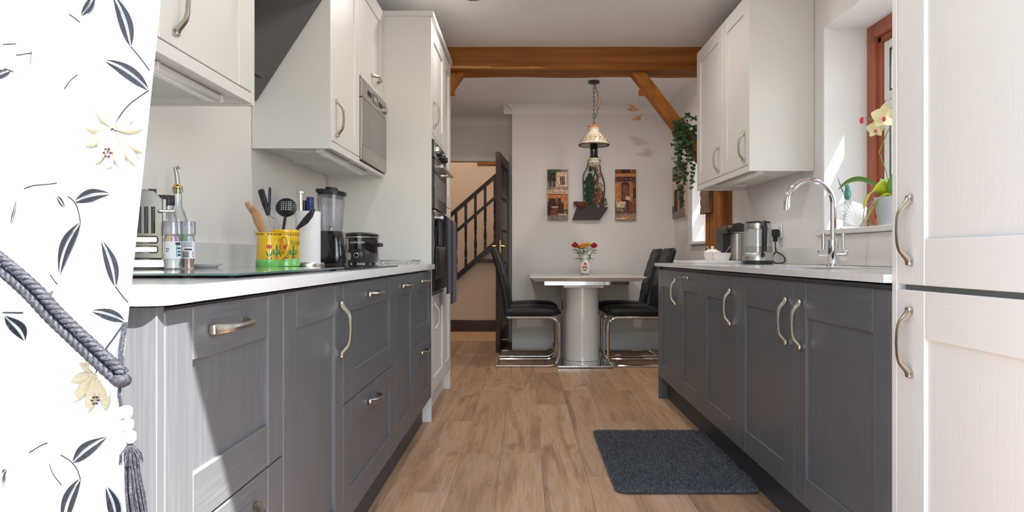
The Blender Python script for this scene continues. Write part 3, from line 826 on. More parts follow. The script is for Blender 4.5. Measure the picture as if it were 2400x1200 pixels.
# right worktop with a sink cut-out
SX0, SX1, SY0, SY1 = 1.00, 1.29, 2.33, 2.86
b = B()
for (a0, a1, c0, c1) in ((0.876, RW, 1.672, SY0), (0.876, RW, SY1, 4.640), (0.876, SX0, SY0, SY1), (SX1, RW, SY0, SY1)): b.box(a0, a1, c0, c1, .892, WT)
bmesh.ops.remove_doubles(b.bm, verts=b.bm.verts, dist=1e-5)
wt = meta(b.obj('worktop', M['quartz'], smooth=0), 'white quartz worktop along the kitchen window side', 'worktop')
b = B(); r = .012
b.box(SX0 + .001, SX0 + .005, SY0 + .001, SY1 - .001, .70, WT - .006); b.box(SX1 - .005, SX1 - .001, SY0 + .001, SY1 - .001, .70, WT - .006)
b.box(SX0 + .005, SX1 - .005, SY0 + .001, SY0 + .005, .70, WT - .006); b.box(SX0 + .005, SX1 - .005, SY1 - .005, SY1 - .001, .70, WT - .006); b.box(SX0 + .001, SX1 - .001, SY0 + .001, SY1 - .001, .695, .70)
sk = meta(b.obj('sink', M['steel'], smooth=0), 'steel sink bowl set into the right worktop', 'sink')
B().lathe([(.04, .7005), (.04, .703)], ((SX0 + SX1) / 2, (SY0 + SY1) / 2, 0), 20).obj('drain', M['chrome'], sk)
meta(B().box(RW - .018, RW, 3.545, 4.640, WT + .0005, 1.008, .002).obj('upstand', M['upstand_white']), 'white upstand behind the kettle and coffee machine', 'upstand')
meta(B().box(RW - .016, RW, 1.672, 3.543, WT + .0005, 1.062, .002).obj('splashback', M['white_gloss']), 'glossy white splashback below the kitchen window sill', 'splashback')

# ---- tall white fridge unit on the right
fu = thing('fridge_unit', 'tall white fridge housing with two framed doors at the right edge', 'cabinet', (1.2, 1.35, 0))
b = B(); b.box(RA - .001, RW, 1.651, 1.6715, 0, 2.375, .001); b.obj('side_panel', M['cab_white_p'], fu)
b = B(); b.box(RA + .024, RW, 1.03, 1.6505, .10, .872); b.box(RA + .024, RW, 1.03, 1.6505, .897, 2.375); b.box(RA + .10, RW, 1.03, 1.6505, .872, .897); b.obj('body', M['cab_inside'], fu, smooth=0)
b = B(); b.box(RA - .001, RW, 1.01, 1.0295, 0, 2.375, .001); b.obj('side_panel', M['cab_white_p'], fu)
B().box(RA + .06, RA + .076, 1.03, 1.6505, 0, .0995).obj('plinth', M['cab_white_p'], fu, smooth=0)
mat('alu_gap', (0.16, 0.17, 0.165), 0.5)
B().box(RA + .021, RA + .0235, 1.03, 1.6505, .874, .895).obj('gap_trim', M['alu_gap'], fu, smooth=0)
shaker(fu, 'door', -1, RA, 1.03, 1.6495, .8895, 2.360, 'white', ('v', 1.588, 1.018), stile=.110, rail=.105)
shaker(fu, 'door', -1, RA, 1.03, 1.6495, .115, .8795, 'white', ('v', 1.588, .757), stile=.110, rail=.108)

# ---- right wall cabinet
UR = 1.187
t = wall_unit('wall_cabinet', 'white two-door wall cabinet beside the kitchen window', -1, UR, RW, 3.637, 4.735, [(3.637, 4.122, UZ0 + .034, UZ1, ('v', 3.70, 1.552)), (4.122, 4.735, UZ0 + .034, UZ1, ('v', 4.19, 1.552))])
meta(B().box(UR - .002, RW, 3.617, 3.6365, UZ0 - .002, 2.385, .001).obj('end_panel', M['cab_white_p']), 'plain white side panel of the right wall cabinet facing the window', 'panel')
t = led_strip('under-cabinet strip light below the right wall cabinet', 1.262, 3.69, 4.45, -1)
ld2 = bpy.data.lights.new('strip_lamp', 'AREA'); ld2.shape = 'RECTANGLE'; ld2.size = .02; ld2.size_y = .68; ld2.energy = 0.5; ld2.color = (1.0, .97, .93)
lo2 = bpy.data.objects.new('lamp', ld2); COL.objects.link(lo2); lo2.parent = t; lo2.location = (0, 0, -.0292)

# ------------------------------------------------------------------ ceiling downlights (recessed, lit; dining pair added)
def downlight(x, y, label, power, grp='recessed ceiling downlights'):
    t = thing('downlight', label, 'downlight', (x, y, CEIL), grp)
    b = B(); b.lathe([(.038, -.004), (.052, -.004), (.054, -.0005), (.038, -.0005)], (x, y, CEIL), 24, cap0=False, cap1=False); b.obj('bezel', M['chrome'], t)
    B().lathe([(.037, -.0035), (.037, -.0008)], (x, y, CEIL), 20).obj('lens', M['lens_white'], t)
    ld_ = bpy.data.lights.new('downlight_lamp', 'AREA'); ld_.shape = 'DISK'; ld_.size = .07; ld_.energy = power; ld_.color = (1.0, 0.95, 0.90)
    lo = bpy.data.objects.new('lamp', ld_); COL.objects.link(lo); lo.parent = t; lo.location = (0, 0, -.006)
DL = [(-.315, 2.80, 'recessed downlight over the aisle by the hob'), (-.315, 4.09, 'recessed downlight by the oven tower'),
      (.62, 2.80, 'recessed downlight in front of the sink'), (.62, 3.95, 'recessed downlight in front of the kettle'),
      (-.45, 5.52, 'added unseen downlight behind the oak beam on the hall side'), (.80, 5.52, 'added unseen downlight behind the oak beam on the window side')]  # last two: unseen lamps added to brighten the dining end
for i, (x, y, lb) in enumerate(DL): downlight(x, y, lb, DL_POWER[1] if y > 5 else DL_POWER[0])
# hall ceiling lamp
hl = thing('hall_lamp', 'plain round ceiling lamp in the hall', 'lamp', (-.7, 8.15, 3.2))
B().lathe([(.14, 0), (.15, -.03), (.10, -.08), (.02, -.10)], (-.7, 8.15, 3.2), 24).obj('shade', M['lens_white'], hl)
pl = bpy.data.lights.new('hall_lamp_light', 'POINT'); pl.energy = HALL_POWER; pl.color = (1.0, .82, .64); pl.shadow_soft_size = .12
po = bpy.data.objects.new('lamp', pl); COL.objects.link(po); po.parent = hl; po.location = (0, 0, -.30)

# ------------------------------------------------------------------ dining table
TZ = 0.782
dt = thing('dining_table', 'white gloss pedestal dining table with steel base plate', 'table', (.535, 6.42, 0))
b = B()
tx0, tx1, ty0, ty1 = .038, 1.034, 5.835, 6.995
b.rings([[(tx0 + .05, ty0 + .05, TZ - .04), (tx1 - .05, ty0 + .05, TZ - .04), (tx1 - .05, ty1 - .01, TZ - .04), (tx0 + .05, ty1 - .01, TZ - .04)],
         [(tx0, ty0, TZ - .008), (tx1, ty0, TZ - .008), (tx1, ty1, TZ - .008), (tx0, ty1, TZ - .008)],
         [(tx0, ty0, TZ), (tx1, ty0, TZ), (tx1, ty1, TZ), (tx0, ty1, TZ)]])
b.obj('table_top', M['white_gloss'], dt, smooth=0)
B().box(.165, .905, 5.97, 6.9, TZ - .078, TZ - .0405, .002).obj('extension_leaf', M['white_gloss'], dt)
B().box(.165, .905, 5.965, 5.969, TZ - .076, TZ - .045).obj('leaf_edge_glass', M['chrome'], dt, smooth=0)
B().box(.335, .69, 6.02, 6.85, TZ - .102, TZ - .0785, .003).obj('support_plate', M['white_gloss'], dt)
b = B()
def col_ring(z, k=1.0):
    p = []
    for i in range(40):
        a = 2 * pi * i / 40
        p.append((.512 + .152 * cos(a) * k, 6.36 + (.16 if sin(a) > 0 else -.16) + .152 * sin(a) * k, z))
    return p
b.rings([col_ring(.026), col_ring(TZ - .1025)])
b.obj('pedestal_column', M['white_gloss'], dt, smooth=40)
b = B()
for x in (.345, .679):
    b.tube([(x, 6.36, .022), (x, 6.36, TZ - .103)], .008, 8)
b.obj('chrome_trim_rods', M['chrome'], dt)
bp_ = B().box(.275, .752, 5.83, 6.88, .006, .024, .003).obj('base_plate', M['chrome'], dt)
for x in (.30, .51, .73):
    B().lathe([(.015, 0), (.015, .007)], (x, 5.86, 0), 10).obj('foot', M['black_plastic'], bp_)

# ------------------------------------------------------------------ cantilever chairs
def make_chair(label):
    """seat front towards +X at x=.305, centred on y=0"""
    t = thing('dining_chair', label, 'chair', (0, 0, 0), 'black cantilever chairs at the dining table')
    hw = .195
    # seat cushion
    b = B(); rs = []
    n = 12
    for i in range(n + 1):
        f = i / n; x = -.165 + .47 * f
        top = .512 + .012 * sin(pi * f) - (.03 * max(0, (f - .85) / .15) ** 2)
        bot = .440 + (.022 * max(0, (f - .8) / .2) ** 2)
        wd = .205 * (1 - .12 * max(0, (f - .88) / .12) ** 2)
        e = .018
        rs.append([(x, -wd + e, bot), (x, wd - e, bot), (x, wd, bot + e), (x, wd, top - e), (x, wd - e * 1.4, top - .002), (x, 0, top), (x, -wd + e * 1.4, top - .002), (x, -wd, top - e), (x, -wd, bot + e)])
    b.rings(rs)
    b.obj('seat', M['leather'], t, smooth=60)
    # curved padded back
    def backline(v):
        z = .445 + .585 * v
        x = -.125 - .060 * v - .085 * v * v
        return x, z
    b = B(); rs = []; m = 22
    for i in range(m + 1):
        v = i / m; x, z = backline(v)
        rib = .004 * (1 - abs(((v * 6) % 1) * 2 - 1)) if .25 < v < .97 else 0
        th = .058 - .012 * v
        if v > .94: th *= sqrt(max(0.15, 1 - ((v - .94) / .07) ** 2))
        wd = .200 - (.015 * ((v - .9) / .1) ** 2 if v > .9 else 0)
        cv = .012
        e = .012
        rs.append([(x + rib, -wd + e, z), (x - cv + rib, 0, z), (x + rib, wd - e, z), (x - e, wd, z), (x - th + e, wd, z), (x - th, wd - e, z), (x - th - cv * .6, 0, z), (x - th, -wd + e, z), (x - th + e, -wd, z), (x - e, -wd, z)])
    b.rings(rs)
    bk_ = b.obj('backrest', M['leather'], t, smooth=50)
    b = B()
    for k in range(2, 6):
        v = k / 6; x, z = backline(v)
        b.tube([(x - .0015, -.185, z), (x - .013, 0, z), (x - .0015, .185, z)], .0022, 6)
    b.obj('stitch_line', M['black_soft'], bk_)
    # chrome cantilever frame
    def side(s):
        y = s * hw
        pts = [(-.16, y, .430), (.20, y, .430)]
        for i in range(1, 7):
            a = pi / 2 * i / 6; pts.append((.20 + .085 * sin(a), y, .345 + .085 * cos(a)))
        pts.append((.285, y, .10))
        for i in range(1, 7):
            a = pi / 2 * i / 6; pts.append((.285 - .088 * (1 - cos(a)), y, .10 - .088 * sin(a)))
        pts.append((-.25, y, .012))
        return pts
    for s in (-1, 1):
        B().tube(side(s), .0115, 8).obj('leg', M['chrome'], t)
    B().tube([(-.245, -hw, .012), (-.245, hw, .012)], .0115, 8).obj('floor_bar', M['chrome'], t)
    B().tube([(-.14, -hw, .430), (-.14, hw, .430)], .010, 8).obj('seat_bar', M['chrome'], t)
    return t
ch = make_chair('near black leather chair with chrome frame on the door side of the table')
def put(o, x, y, rz): o.location = (x, y, 0); o.rotation_euler = (0, 0, rz)
c2 = tree_copy(ch); c2['label'] = 'black leather chair on the door side of the table, nearer the back wall'
c3 = tree_copy(ch); c3['label'] = 'black leather chair half hidden behind the dining end of the right worktop'
c4 = tree_copy(ch); c4['label'] = 'black leather chair on the window side of the table, nearer the back wall'
put(ch, 0.0, 6.09, 0); put(c2, 0.0, 6.645, 0); put(c3, 1.0, 6.09, pi); put(c4, 1.0, 6.645, pi)

# ------------------------------------------------------------------ flowers
vx, vy = .575, 6.60
va = thing('flower_jug', 'small white ceramic jug with red fruit painted on it', 'jug', (vx, vy, TZ))
prof = [(.030, .0), (.034, .004), (.044, .030), (.049, .06), (.046, .09), (.036, .118), (.031, .14), (.036, .170), (.043, .188), (.040, .188), (.033, .170), (.028, .14), (.02, .03)]
B().lathe(prof, (vx, vy, TZ + .001), 26, cap1=False).obj('body', M['ceramic_white'], va, smooth=60)
B().tube([(vx + .036 + .006, vy, TZ + .172), (vx + .066, vy, TZ + .165), (vx + .076, vy, TZ + .135), (vx + .066, vy, TZ + .10), (vx + .044, vy, TZ + .082)], .005, 8).obj('handle', M['ceramic_white'], va)
def rfun(prof_):
    def r(z):
        for (r0, z0), (r1, z1) in zip(prof_, prof_[1:]):
            if z0 <= z <= z1 and z1 > z0: return r0 + (r1 - r0) * (z - z0) / (z1 - z0)
        return prof_[0][0]
    return r
def wrap(cx, cy, cz, rf, off=.0006):
    a0 = atan2(-cy, -cx)
    def fn(u, v):
        r = rf(v) + off; a = a0 + u / r
        return (cx + r * cos(a), cy + r * sin(a), cz + v)
    return fn
def disc2(b, fn, u, v, ru, rv, n=10):
    b.poly([fn(u + ru * cos(2*pi*i/n), v + rv * sin(2*pi*i/n)) for i in range(n)])
wf = wrap(vx, vy, TZ + .001, rfun(prof))
b = B()
for (u, v, r) in ((0, .105, .013), (-.012, .088, .012), (.012, .085, .013), (0, .066, .012), (-.02, .066, .011), (.022, .06, .011)): disc2(b, wf, u, v, r, r)
b.obj('painted_fruit', M['rose_red'], va, smooth=0)
b = B()
for (u, v, r) in ((-.012, .045, .010), (.004, .04, .011), (.02, .10, .007)): disc2(b, wf, u, v, r, r * .6)
b.obj('painted_leaves', M['rose_leaf'], va, smooth=0)
meta(B().lathe([(.045, 0), (.045, .0009)], (vx - .002, vy, TZ), 20).obj('coaster', M['black_soft']), 'thin dark coaster under the flower jug', 'coaster')
va.location.z += 0.0; 
def rose(mt, dx, dy, dz, r, label, tilt):
    t = thing('rose', label, 'flower', (vx + dx * .35, vy + dy * .35, TZ + .17), 'roses in the jug')
    c = Vector((vx + dx, vy + dy, TZ + .17 + dz))
    b = B(); rnd = random.Random(int(abs(dx) * 9999) + 3)
    for k in range(16):
        a = k * 2.4; rr = r * (.15 + .85 * k / 15); tl = .35 + .75 * k / 15
        def fn(u, v, a=a, rr=rr, tl=tl):
            aa = a + (u - .5) * 1.9; w_ = sin(pi * min(1, v * .85 + .1)) 
            rad = rr * (.25 + .75 * v) * (.8 + .2 * w_); h = r * (1.1 * v * (1.25 - tl * .75) - .2)
            return (c.x + rad * cos(aa), c.y + rad * sin(aa) + tilt * 0, c.z + h + .15 * r * cos((u - .5) * 3))
        b.grid(fn, 4, 4)
    b.obj('petals', mt, t, smooth=80)
    b = B(); p0 = Vector((vx + dx * .2, vy + dy * .2, TZ + .06)); b.tube([p0, p0.lerp(c, .55) + Vector((0, 0, .02)), c - Vector((0, 0, .01))], .0025, 6); b.obj('stem', M['rose_leaf'], t)
    b = B()
    for k in range(11):
        f = .42 + .12 * (k % 5); q = p0.lerp(c, min(f, .95)) + Vector((0, 0, .01)); a = k * 2.2 + dx * 20; L_ = .055
        d = Vector((cos(a), sin(a), .15 * sin(k))); s_ = Vector((-sin(a), cos(a), .3)).normalized()
        b.poly([q, q + d * L_ * .45 + s_ * L_ * .28, q + d * L_, q + d * L_ * .45 - s_ * L_ * .28])
    b.obj('leaf', M['rose_leaf'], t, smooth=0)
rose(M['rose_red'], -.098, .0, .100, .047, 'dark pink-red rose at the left of the bouquet', -.2)
rose(M['rose_orange'], -.02, -.035, .092, .048, 'large orange rose in front of the bouquet', 0)
rose(M['rose_orange'], -.055, .03, .088, .034, 'smaller peach rose between the red and orange ones', 0)
rose(M['rose_yellow'], .03, .03, .108, .042, 'bright yellow rose at the top of the bouquet', 0)
rose(M['rose_red'], .086, -.01, .095, .047, 'red rose at the right of the bouquet', .2)

# ------------------------------------------------------------------ pendant lamp
lx, ly = .605, 6.05
pt = thing('pendant_lamp', 'painted ceramic oil-lamp style pendant hanging on a chain', 'pendant lamp', (lx, ly, CEIL))
B().lathe([(.045, -.0005), (.050, -.006), (.050, -.018), (.012, -.024)], (lx, ly, CEIL), 22).obj('ceiling_rose', M['iron'], pt)
LH = lambda y: .957 + (601 - y) * 6.05 / 1600
zt = LH(296)
b = B(); z = CEIL - .024; k = 0
while z > zt + .01:
    L_ = .042
    pts = []
    for i in range(12):
        a = 2 * pi * i / 12; u, v = .008 * cos(a), (L_ / 2 + .004) * sin(a)
        pts.append((lx + (u if k % 2 else 0), ly + (0 if k % 2 else u), z - L_ / 2 + v))
    b.tube(pts, .0022, 5, closed=True); z -= L_ - .004; k += 1
b.obj('chain', M['iron'], pt)
b = B(); b.tube([(lx + .006, ly, CEIL - .02), (lx + .03, ly - .005, CEIL - .10), (lx + .045, ly - .005, CEIL - .18), (lx + .035, ly, CEIL - .25), (lx + .01, ly, CEIL - .33)], .0035, 6); b.obj('flex', M['iron'], pt)
b = B(); b.tube([(lx + .044, ly - .006, CEIL - .16), (lx + .036, ly - .004, CEIL - .235)], .012, 10); b.obj('flex_switch', M['lamp_brown'], pt)
sprof = [(.030, LH(294)), (.052, LH(296)), (.053, LH(299)), (.047, LH(302)), (.046, LH(309)), (.062, LH(313)), (.092, LH(320)), (.115, LH(328)), (.127, LH(336)), (.129, LH(341)), (.122, LH(340)), (.110, LH(329)), (.088, LH(322)), (.05, LH(313)), (.03, LH(300))]
shd = B().lathe(sprof, (lx, ly, 0), 36, cap0=False, cap1=False).obj('lamp_shade', M['lamp_cream'], pt, smooth=60)
B().lathe([(.0535, LH(295.5)), (.0545, LH(297.5)), (.0535, LH(299.5)), (.045, LH(299.5)), (.045, LH(295.5))], (lx, ly, 0), 30, cap0=False, cap1=False).obj('terracotta_rim', M['lamp_terracotta'], shd)
b = B()
for i in range(44):
    a = 2 * pi * i / 44; b.ball((lx + .1295 * cos(a), ly + .1295 * sin(a), LH(340)), .0085, 6, 4)
b.obj('beaded_rim', M['iron'], shd)
b = B(); rf = lambda z: .1
rndm = random.Random(4)
def shade_r(z):
    pp = [(r, h) for r, h in sprof[5:10]]
    for (r0, z0), (r1, z1) in zip(pp, pp[1:]):
        if z1 <= z <= z0: return r0 + (r1 - r0) * (z0 - z) / (z0 - z1)
    return .12
def shp(a, z, o=.0012): r = shade_r(z) + o; return (lx + r * cos(a), ly + r * sin(a), z)
for i in range(16):
    a0 = 2 * pi * i / 16
    for (da, yy, rr) in ((0, 326, .010), (.10, 331, .007), (-.10, 331, .007), (.17, 324, .006), (.05, 319.5, .005), (-.07, 321, .005)):
        zc = LH(yy); rl = shade_r(zc)
        b.poly([shp(a0 + da + rr * cos(t_) / rl, zc + rr * .8 * sin(t_), .0016) for t_ in [2*pi*j/7 for j in range(7)]])
b.obj('painted_flowers', M['lamp_brown'], shd, smooth=0)
B().lathe([(.028, LH(333)), (.034, LH(338)), (.034, LH(366)), (.040, LH(368)), (.040, LH(372)), (.02, LH(372))], (lx, ly, 0), 20).obj('black_lamp_body', M['black_gloss'], pt)
cup = B().lathe([(.03, LH(370.5)), (.046, LH(371)), (.050, LH(378)), (.048, LH(387)), (.03, LH(390)), (.01, LH(391))], (lx, ly, 0), 26).obj('ceramic_font', M['lamp_cream'], pt, smooth=60)
b = B()
for i in range(12):
    a = 2 * pi * i / 12
    for q in (376, 383): b.ball((lx + .049 * cos(a + q), ly + .049 * sin(a + q), LH(q)), .006, 6, 4)
b.obj('painted_flowers', M['lamp_brown'], cup)
b = B(); b.tube([(lx + .018 * cos(2*pi*i/14), ly, LH(394) + .018 * sin(2*pi*i/14)) for i in range(14)], .0025, 5, closed=True); b.obj('pull_ring', M['iron'], pt)

# ------------------------------------------------------------------ hanging wooden birds
def bird(x, y, z, s, flip, label):
    t = thing('wooden_bird', label, 'bird ornament', (x, y, z), 'carved birds hung before the back wall')
    b = B(); rs = []
    for i, (f, r) in enumerate(((-1, .03), (-.7, .12), (-.3, .22), (.15, .26), (.5, .17), (.62, .17), (.8, .15), (.92, .05), (1.3, .015))):
        rs.append([(x + flip * f * s * .55, y + r * s * .55 * cos(2*pi*k/10), z + r * s * .55 * sin(2*pi*k/10) + (.12 * s * f if f < 0.3 else .04 * s)) for k in range(10)])
    b.rings(rs); b.obj('body', M['bird_wood'], t, smooth=70)
    for sg in (-1, 1):
        b = B()
        P = [(x + flip * s * .2, y, z + .05 * s), (x - flip * s * .1, y + sg * s * .35, z + s * .28), (x - flip * s * .75, y + sg * s * .7, z + s * (.55 if sg < 0 else .2)), (x - flip * s * .35, y + sg * s * .2, z + s * .02)]
        vs = [Vector(p) for p in P]
        b.rings([[p + Vector((0, 0, .003)) for p in vs], [p - Vector((0, 0, .003)) for p in vs]]); b.obj('wing', M['bird_wood'], t, smooth=0)
    b = B(); b.tube([(x, y, z + .05), (x, y, CEIL - .0005)], .0006, 4); b.obj('thread', M['white_plastic'], t)
zb = lambda yp, Y: .957 + (601 - yp) * Y / 1600
bird(( 1487 - 1232) * 6.3 / 1600, 6.3, zb(258, 6.3), .085, 1, 'upper carved wooden bird with spread wings')
bird(( 1491 - 1232) * 6.34 / 1600, 6.34, zb(279, 6.34), .075, -1, 'lower carved wooden bird hanging under the other')

# ------------------------------------------------------------------ canvas prints
def canvas(label, o, ux, nrm, w_, h_, paint):
    """o: lower left corner (viewer), ux: unit vector to the right, nrm: towards the room"""
    o, ux, nrm = Vector(o), Vector(ux), Vector(nrm)
    t = thing('canvas_print', label, 'picture', tuple(o + ux * w_ / 2))
    fn = lambda u, v, d: tuple(o + ux * u + Vector((0, 0, v)) + nrm * d)
    b = B(); b.prism([(0, 0), (w_, 0), (w_, h_), (0, h_)], fn, .001, .025); b.obj('canvas', M['canvas_edge'], t, smooth=0)
    for i, (col, u0, v0, u1, v1) in enumerate(paint):
        d = .0253 + .00012 * i
        b = B().poly([fn(u0 * w_, v0 * h_, d), fn(u1 * w_, v0 * h_, d), fn(u1 * w_, v1 * h_, d), fn(u0 * w_, v1 * h_, d)])
        key = 'print_%02x%02x%02x' % tuple(int(255 * c) for c in col)
        if key not in M: mat(key, col, .75, var=((45, 45, 30), tuple(min(1, c * 1.6 + .02) for c in col), .42, .66))
        b.obj('print', M[key], t, smooth=0, recalc=False)
    return t, fn, len(paint)
dk, rb, og, cr, gn, gy = (.03, .014, .012), (.16, .05, .025), (.42, .16, .05), (.55, .40, .27), (.05, .075, .03), (.20, .16, .14)
rd = random.Random(5)
p1 = [(rb, 0, 0, 1, 1), (gy, 0, .58, 1, 1), (gn, 0, .76, .62, 1), (dk, .05, .78, .4, .93), (cr, .42, .66, .98, .95), (dk, .62, .70, .84, .86), (gy, .66, .71, .72, .85), (gy, .75, .71, .81, .85), (dk, .28, .66, .36, .80), (dk, .10, .66, .18, .78),
      (cr, .0, .52, 1, .60), (cr, .14, .60, 1, .645), (og, .0, .37, 1, .50), (dk, .06, .20, .40, .43), (dk, .5, .16, .66, .44), (og, .72, .22, .98, .42), (rb, .42, .16, .48, .46), (dk, .70, .10, .78, .34), (cr, .2, .25, .52, .275), (rb, .22, .12, .5, .25), (cr, .55, .06, .95, .13), (gy, .0, 0, 1, .10), (dk, 0, .10, .14, .3), (gn, .76, .12, .98, .2), (og, .8, .12, .9, .17)]
t1, f1, n1 = canvas('tall street cafe canvas print with a striped awning, left of the wall sculpture', ((1283 - 1232) * 7.0 / 1600, YB, zb(516.5, 7.005)), (1, 0, 0), (0, -1, 0), .212, .523, p1)
b = B()
for k in range(9): b.poly([f1(.212 * (.12 + .1 * k), .523 * .60, .0288), f1(.212 * (.16 + .1 * k), .523 * .60, .0288), f1(.212 * (.22 + .095 * k), .523 * .645, .0288), f1(.212 * (.19 + .095 * k), .523 * .645, .0288)])
b.obj('print', M['print_%02x%02x%02x' % tuple(int(255 * c) for c in dk)], t1, smooth=0, recalc=False)
b = B(); text_polys('CAVE LOUIS PHIL', .0225, lambda u, v: f1(.106 + u, .523 * .537 + v, .0290), b); b.obj('lettering', M['label_ink'], t1, smooth=0, recalc=False)
p2 = [(rb, 0, 0, 1, 1), (rb, 0, .9, 1, 1), (dk, .30, .93, .7, 1), (og, 0, .86, 1, .92), (dk, .1, .77, .92, .85), (og, 0, .38, .22, .75), (dk, .30, .34, .68, .74), (og, .24, .36, .30, .76), (og, .68, .36, .74, .76), (rb, .36, .4, .62, .7), (dk, .86, .44, .98, .62), (og, .76, .36, .84, .74),
      (cr, .04, .31, .50, .37), (cr, .06, .24, .46, .32), (cr, .50, .40, .72, .47), (gn, .02, .16, .48, .25), (gy, .08, .18, .3, .26), (og, .3, .17, .4, .22), (gy, 0, 0, 1, .13), (og, .3, .03, .9, .09), (cr, .1, .02, .5, .05), (dk, .55, .18, .64, .36)]
t2, f2, n2 = canvas('tall restaurant front canvas print with white tablecloths, right of the wall sculpture', ((1442 - 1232) * 7.0 / 1600, YB, zb(516.5, 7.005)), (1, 0, 0), (0, -1, 0), .214, .523, p2)
b = B(); text_polys('LE GRAND CAFE', .019, lambda u, v: f2(.107 + u, .523 * .797 + v, .0290), b); b.obj('lettering', M['print_%02x%02x%02x' % tuple(int(255 * c) for c in og)], t2, smooth=0, recalc=False)
p3 = [(cr, 0, 0, 1, 1), (gy, 0, .0, 1, .14), (dk, .15, .12, .42, .55), (gy, .52, .12, .92, .75), (dk, .60, .16, .84, .52), (cr, .6, .6, .85, .66), (gy, 0, .75, 1, 1), (dk, .05, .72, .95, .76), (og, .42, .12, .5, .6), (gn, .0, .1, .14, .24)]
canvas('beige building canvas print on the window-side wall behind the ivy', (XR, 7.0, 1.342), (0, -1, 0), (-1, 0, 0), .555, .52, p3)

# ------------------------------------------------------------------ wall sculpture of bottles on a shelf
WY = YB - .03
wx = lambda xp: (xp - 1232) * WY / 1600
wz = lambda yp: .957 + (601 - yp) * WY / 1600
ws_ = thing('wall_sculpture', 'metal wall sculpture of a green and a brown bottle on a dark shelf', 'wall art', (wx(1384), YB, wz(516)))
b = B(); b.prism([(wx(1341), wz(515.5)), (wx(1405), wz(515.5)), (wx(1425), wz(486)), (wx(1352), wz(486))], lambda u, v, d: (u, d, v), YB - .05, YB - .001); b.obj('shelf', M['shelf_plum'], ws_, smooth=0)
def bottle_half(h): pass
def silhouette(cx, prof_): return [(wx(cx + r), wz(y)) for r, y in prof_] + [(wx(cx - r), wz(y)) for r, y in reversed(prof_)]
gp = [(14, 486), (15, 462), (16, 440), (17, 418), (14, 405), (8, 394), (5, 385), (4.5, 376)]
def art_bottle(cx, prof_, m_line, m_fill, nm, cells, mat_cells):
    out = silhouette(cx, prof_)
    b = B(); b.tube([(u, WY, v) for u, v in out], .0065, 6, closed=True); 
    o = b.obj(nm, m_line, ws_)
    b = B(); b.box(wx(cx) - .026, wx(cx) + .026, WY - .012, WY + .012, wz(378), wz(374), .003); b.obj('bottle_lip', m_line, o)
    b = B()
    for (x, y, r) in cells:
        X, Z = wx(x), wz(y)
        b.tube([(X + r * cos(2*pi*i/14), WY, Z + r * sin(2*pi*i/14)) for i in range(14)], .0055, 5, closed=True)
        for k in range(6): b.tube([(X, WY, Z), (X + r * cos(pi*k/3), WY, Z + r * sin(pi*k/3))], .0068, 5)
    b.obj('cut_out_flowers', mat_cells, o)
    return o
cells = []
for j in range(9):
    for i in (-1, 0, 1):
        y = 478 - j * 8.4; x = 1386 - 3 + (i + (.5 if j % 2 else 0)) * 9.5
        half = rfun([(14, 0), (14, 100)])
        lim = 15 if y > 412 else (10 if y > 402 else 5)
        if abs(x - 1384) < lim - 2: cells.append((x, y, .0195))
cells += [(1384, 397, .016), (1384, 388, .014)]
art_bottle(1384 - .5, gp, M['art_green'], M['art_green'], 'green_bottle', cells, M['art_green'])
bp2 = [(10, 488), (13, 470), (15.5, 445), (14.5, 428), (10, 413), (6, 402), (5, 392), (5.5, 388)]
bb = art_bottle(1401.5, bp2, M['iron'], M['art_copper'], 'brown_bottle', [], M['art_copper'])
b = B()
for k in range(7):
    yc = 400 + k * 12; sgn = 1 if k % 2 else -1; R_ = .020 + .004 * min(k, 4)
    pts = []
    for i in range(16):
        a = i * .42; r = R_ * (1 - i / 20); pts.append((wx(1401.5 + sgn * 3) + sgn * r * cos(a), WY, wz(yc) + r * sin(a)))
    b.tube(pts, .0068, 5)
b.obj('scrollwork', M['art_amber'], bb)
b = B(); rr_ = random.Random(2)
for k in range(150):
    y = rr_.uniform(440, 484); x = 1401.5 + rr_.uniform(-12, 12)
    b.ball((wx(x), WY + rr_.uniform(-.006, .006), wz(y)), .007, 6, 4)
b.obj('bead_band', M['art_copper'], bb)
bw = thing('unused', 'x', 'x') if False else None
b = B()
for s_, cx, yy in ((1, 1414, 470), (1, 1412, 480), (-1, 1352, 478)):
    pts = []
    for i in range(22):
        a = i * .38; r = .030 * (1 - i / 26); pts.append((wx(cx) + s_ * r * cos(a), WY - .005, wz(yy) + r * sin(a)))
    b.tube(pts, .0045, 5)
b.tube([(wx(1408), WY, wz(489)), (wx(1424), WY, wz(478)), (wx(1418), WY, wz(466))], .004, 5)
b.tube([(wx(1346), WY, wz(486)), (wx(1345), WY, wz(478)), (wx(1352), WY, wz(472))], .004, 5)
b.obj('iron_scrolls', M['iron'], ws_)
b = B(); nb = 12
cxb, czb = wx(1362), wz(487)
for k in range(6):
    f = k / 5; z = czb + .055 * f; r = .025 + .058 * sqrt(f)
    b.tube([(cxb + r * cos(2*pi*i/nb), WY - .03 + r * .35 * sin(2*pi*i/nb), z) for i in range(nb)], .0035, 5, closed=True)
for i in range(nb):
    a = 2 * pi * i / nb
    b.tube([(cxb + (.025 + .058 * sqrt(f)) * cos(a + f), WY - .03 + (.025 + .058 * sqrt(f)) * .35 * sin(a + f), czb + .055 * f) for f in (0, .2, .4, .6, .8, 1)], .003, 5)
b.obj('wire_bowl', M['art_copper'], ws_)

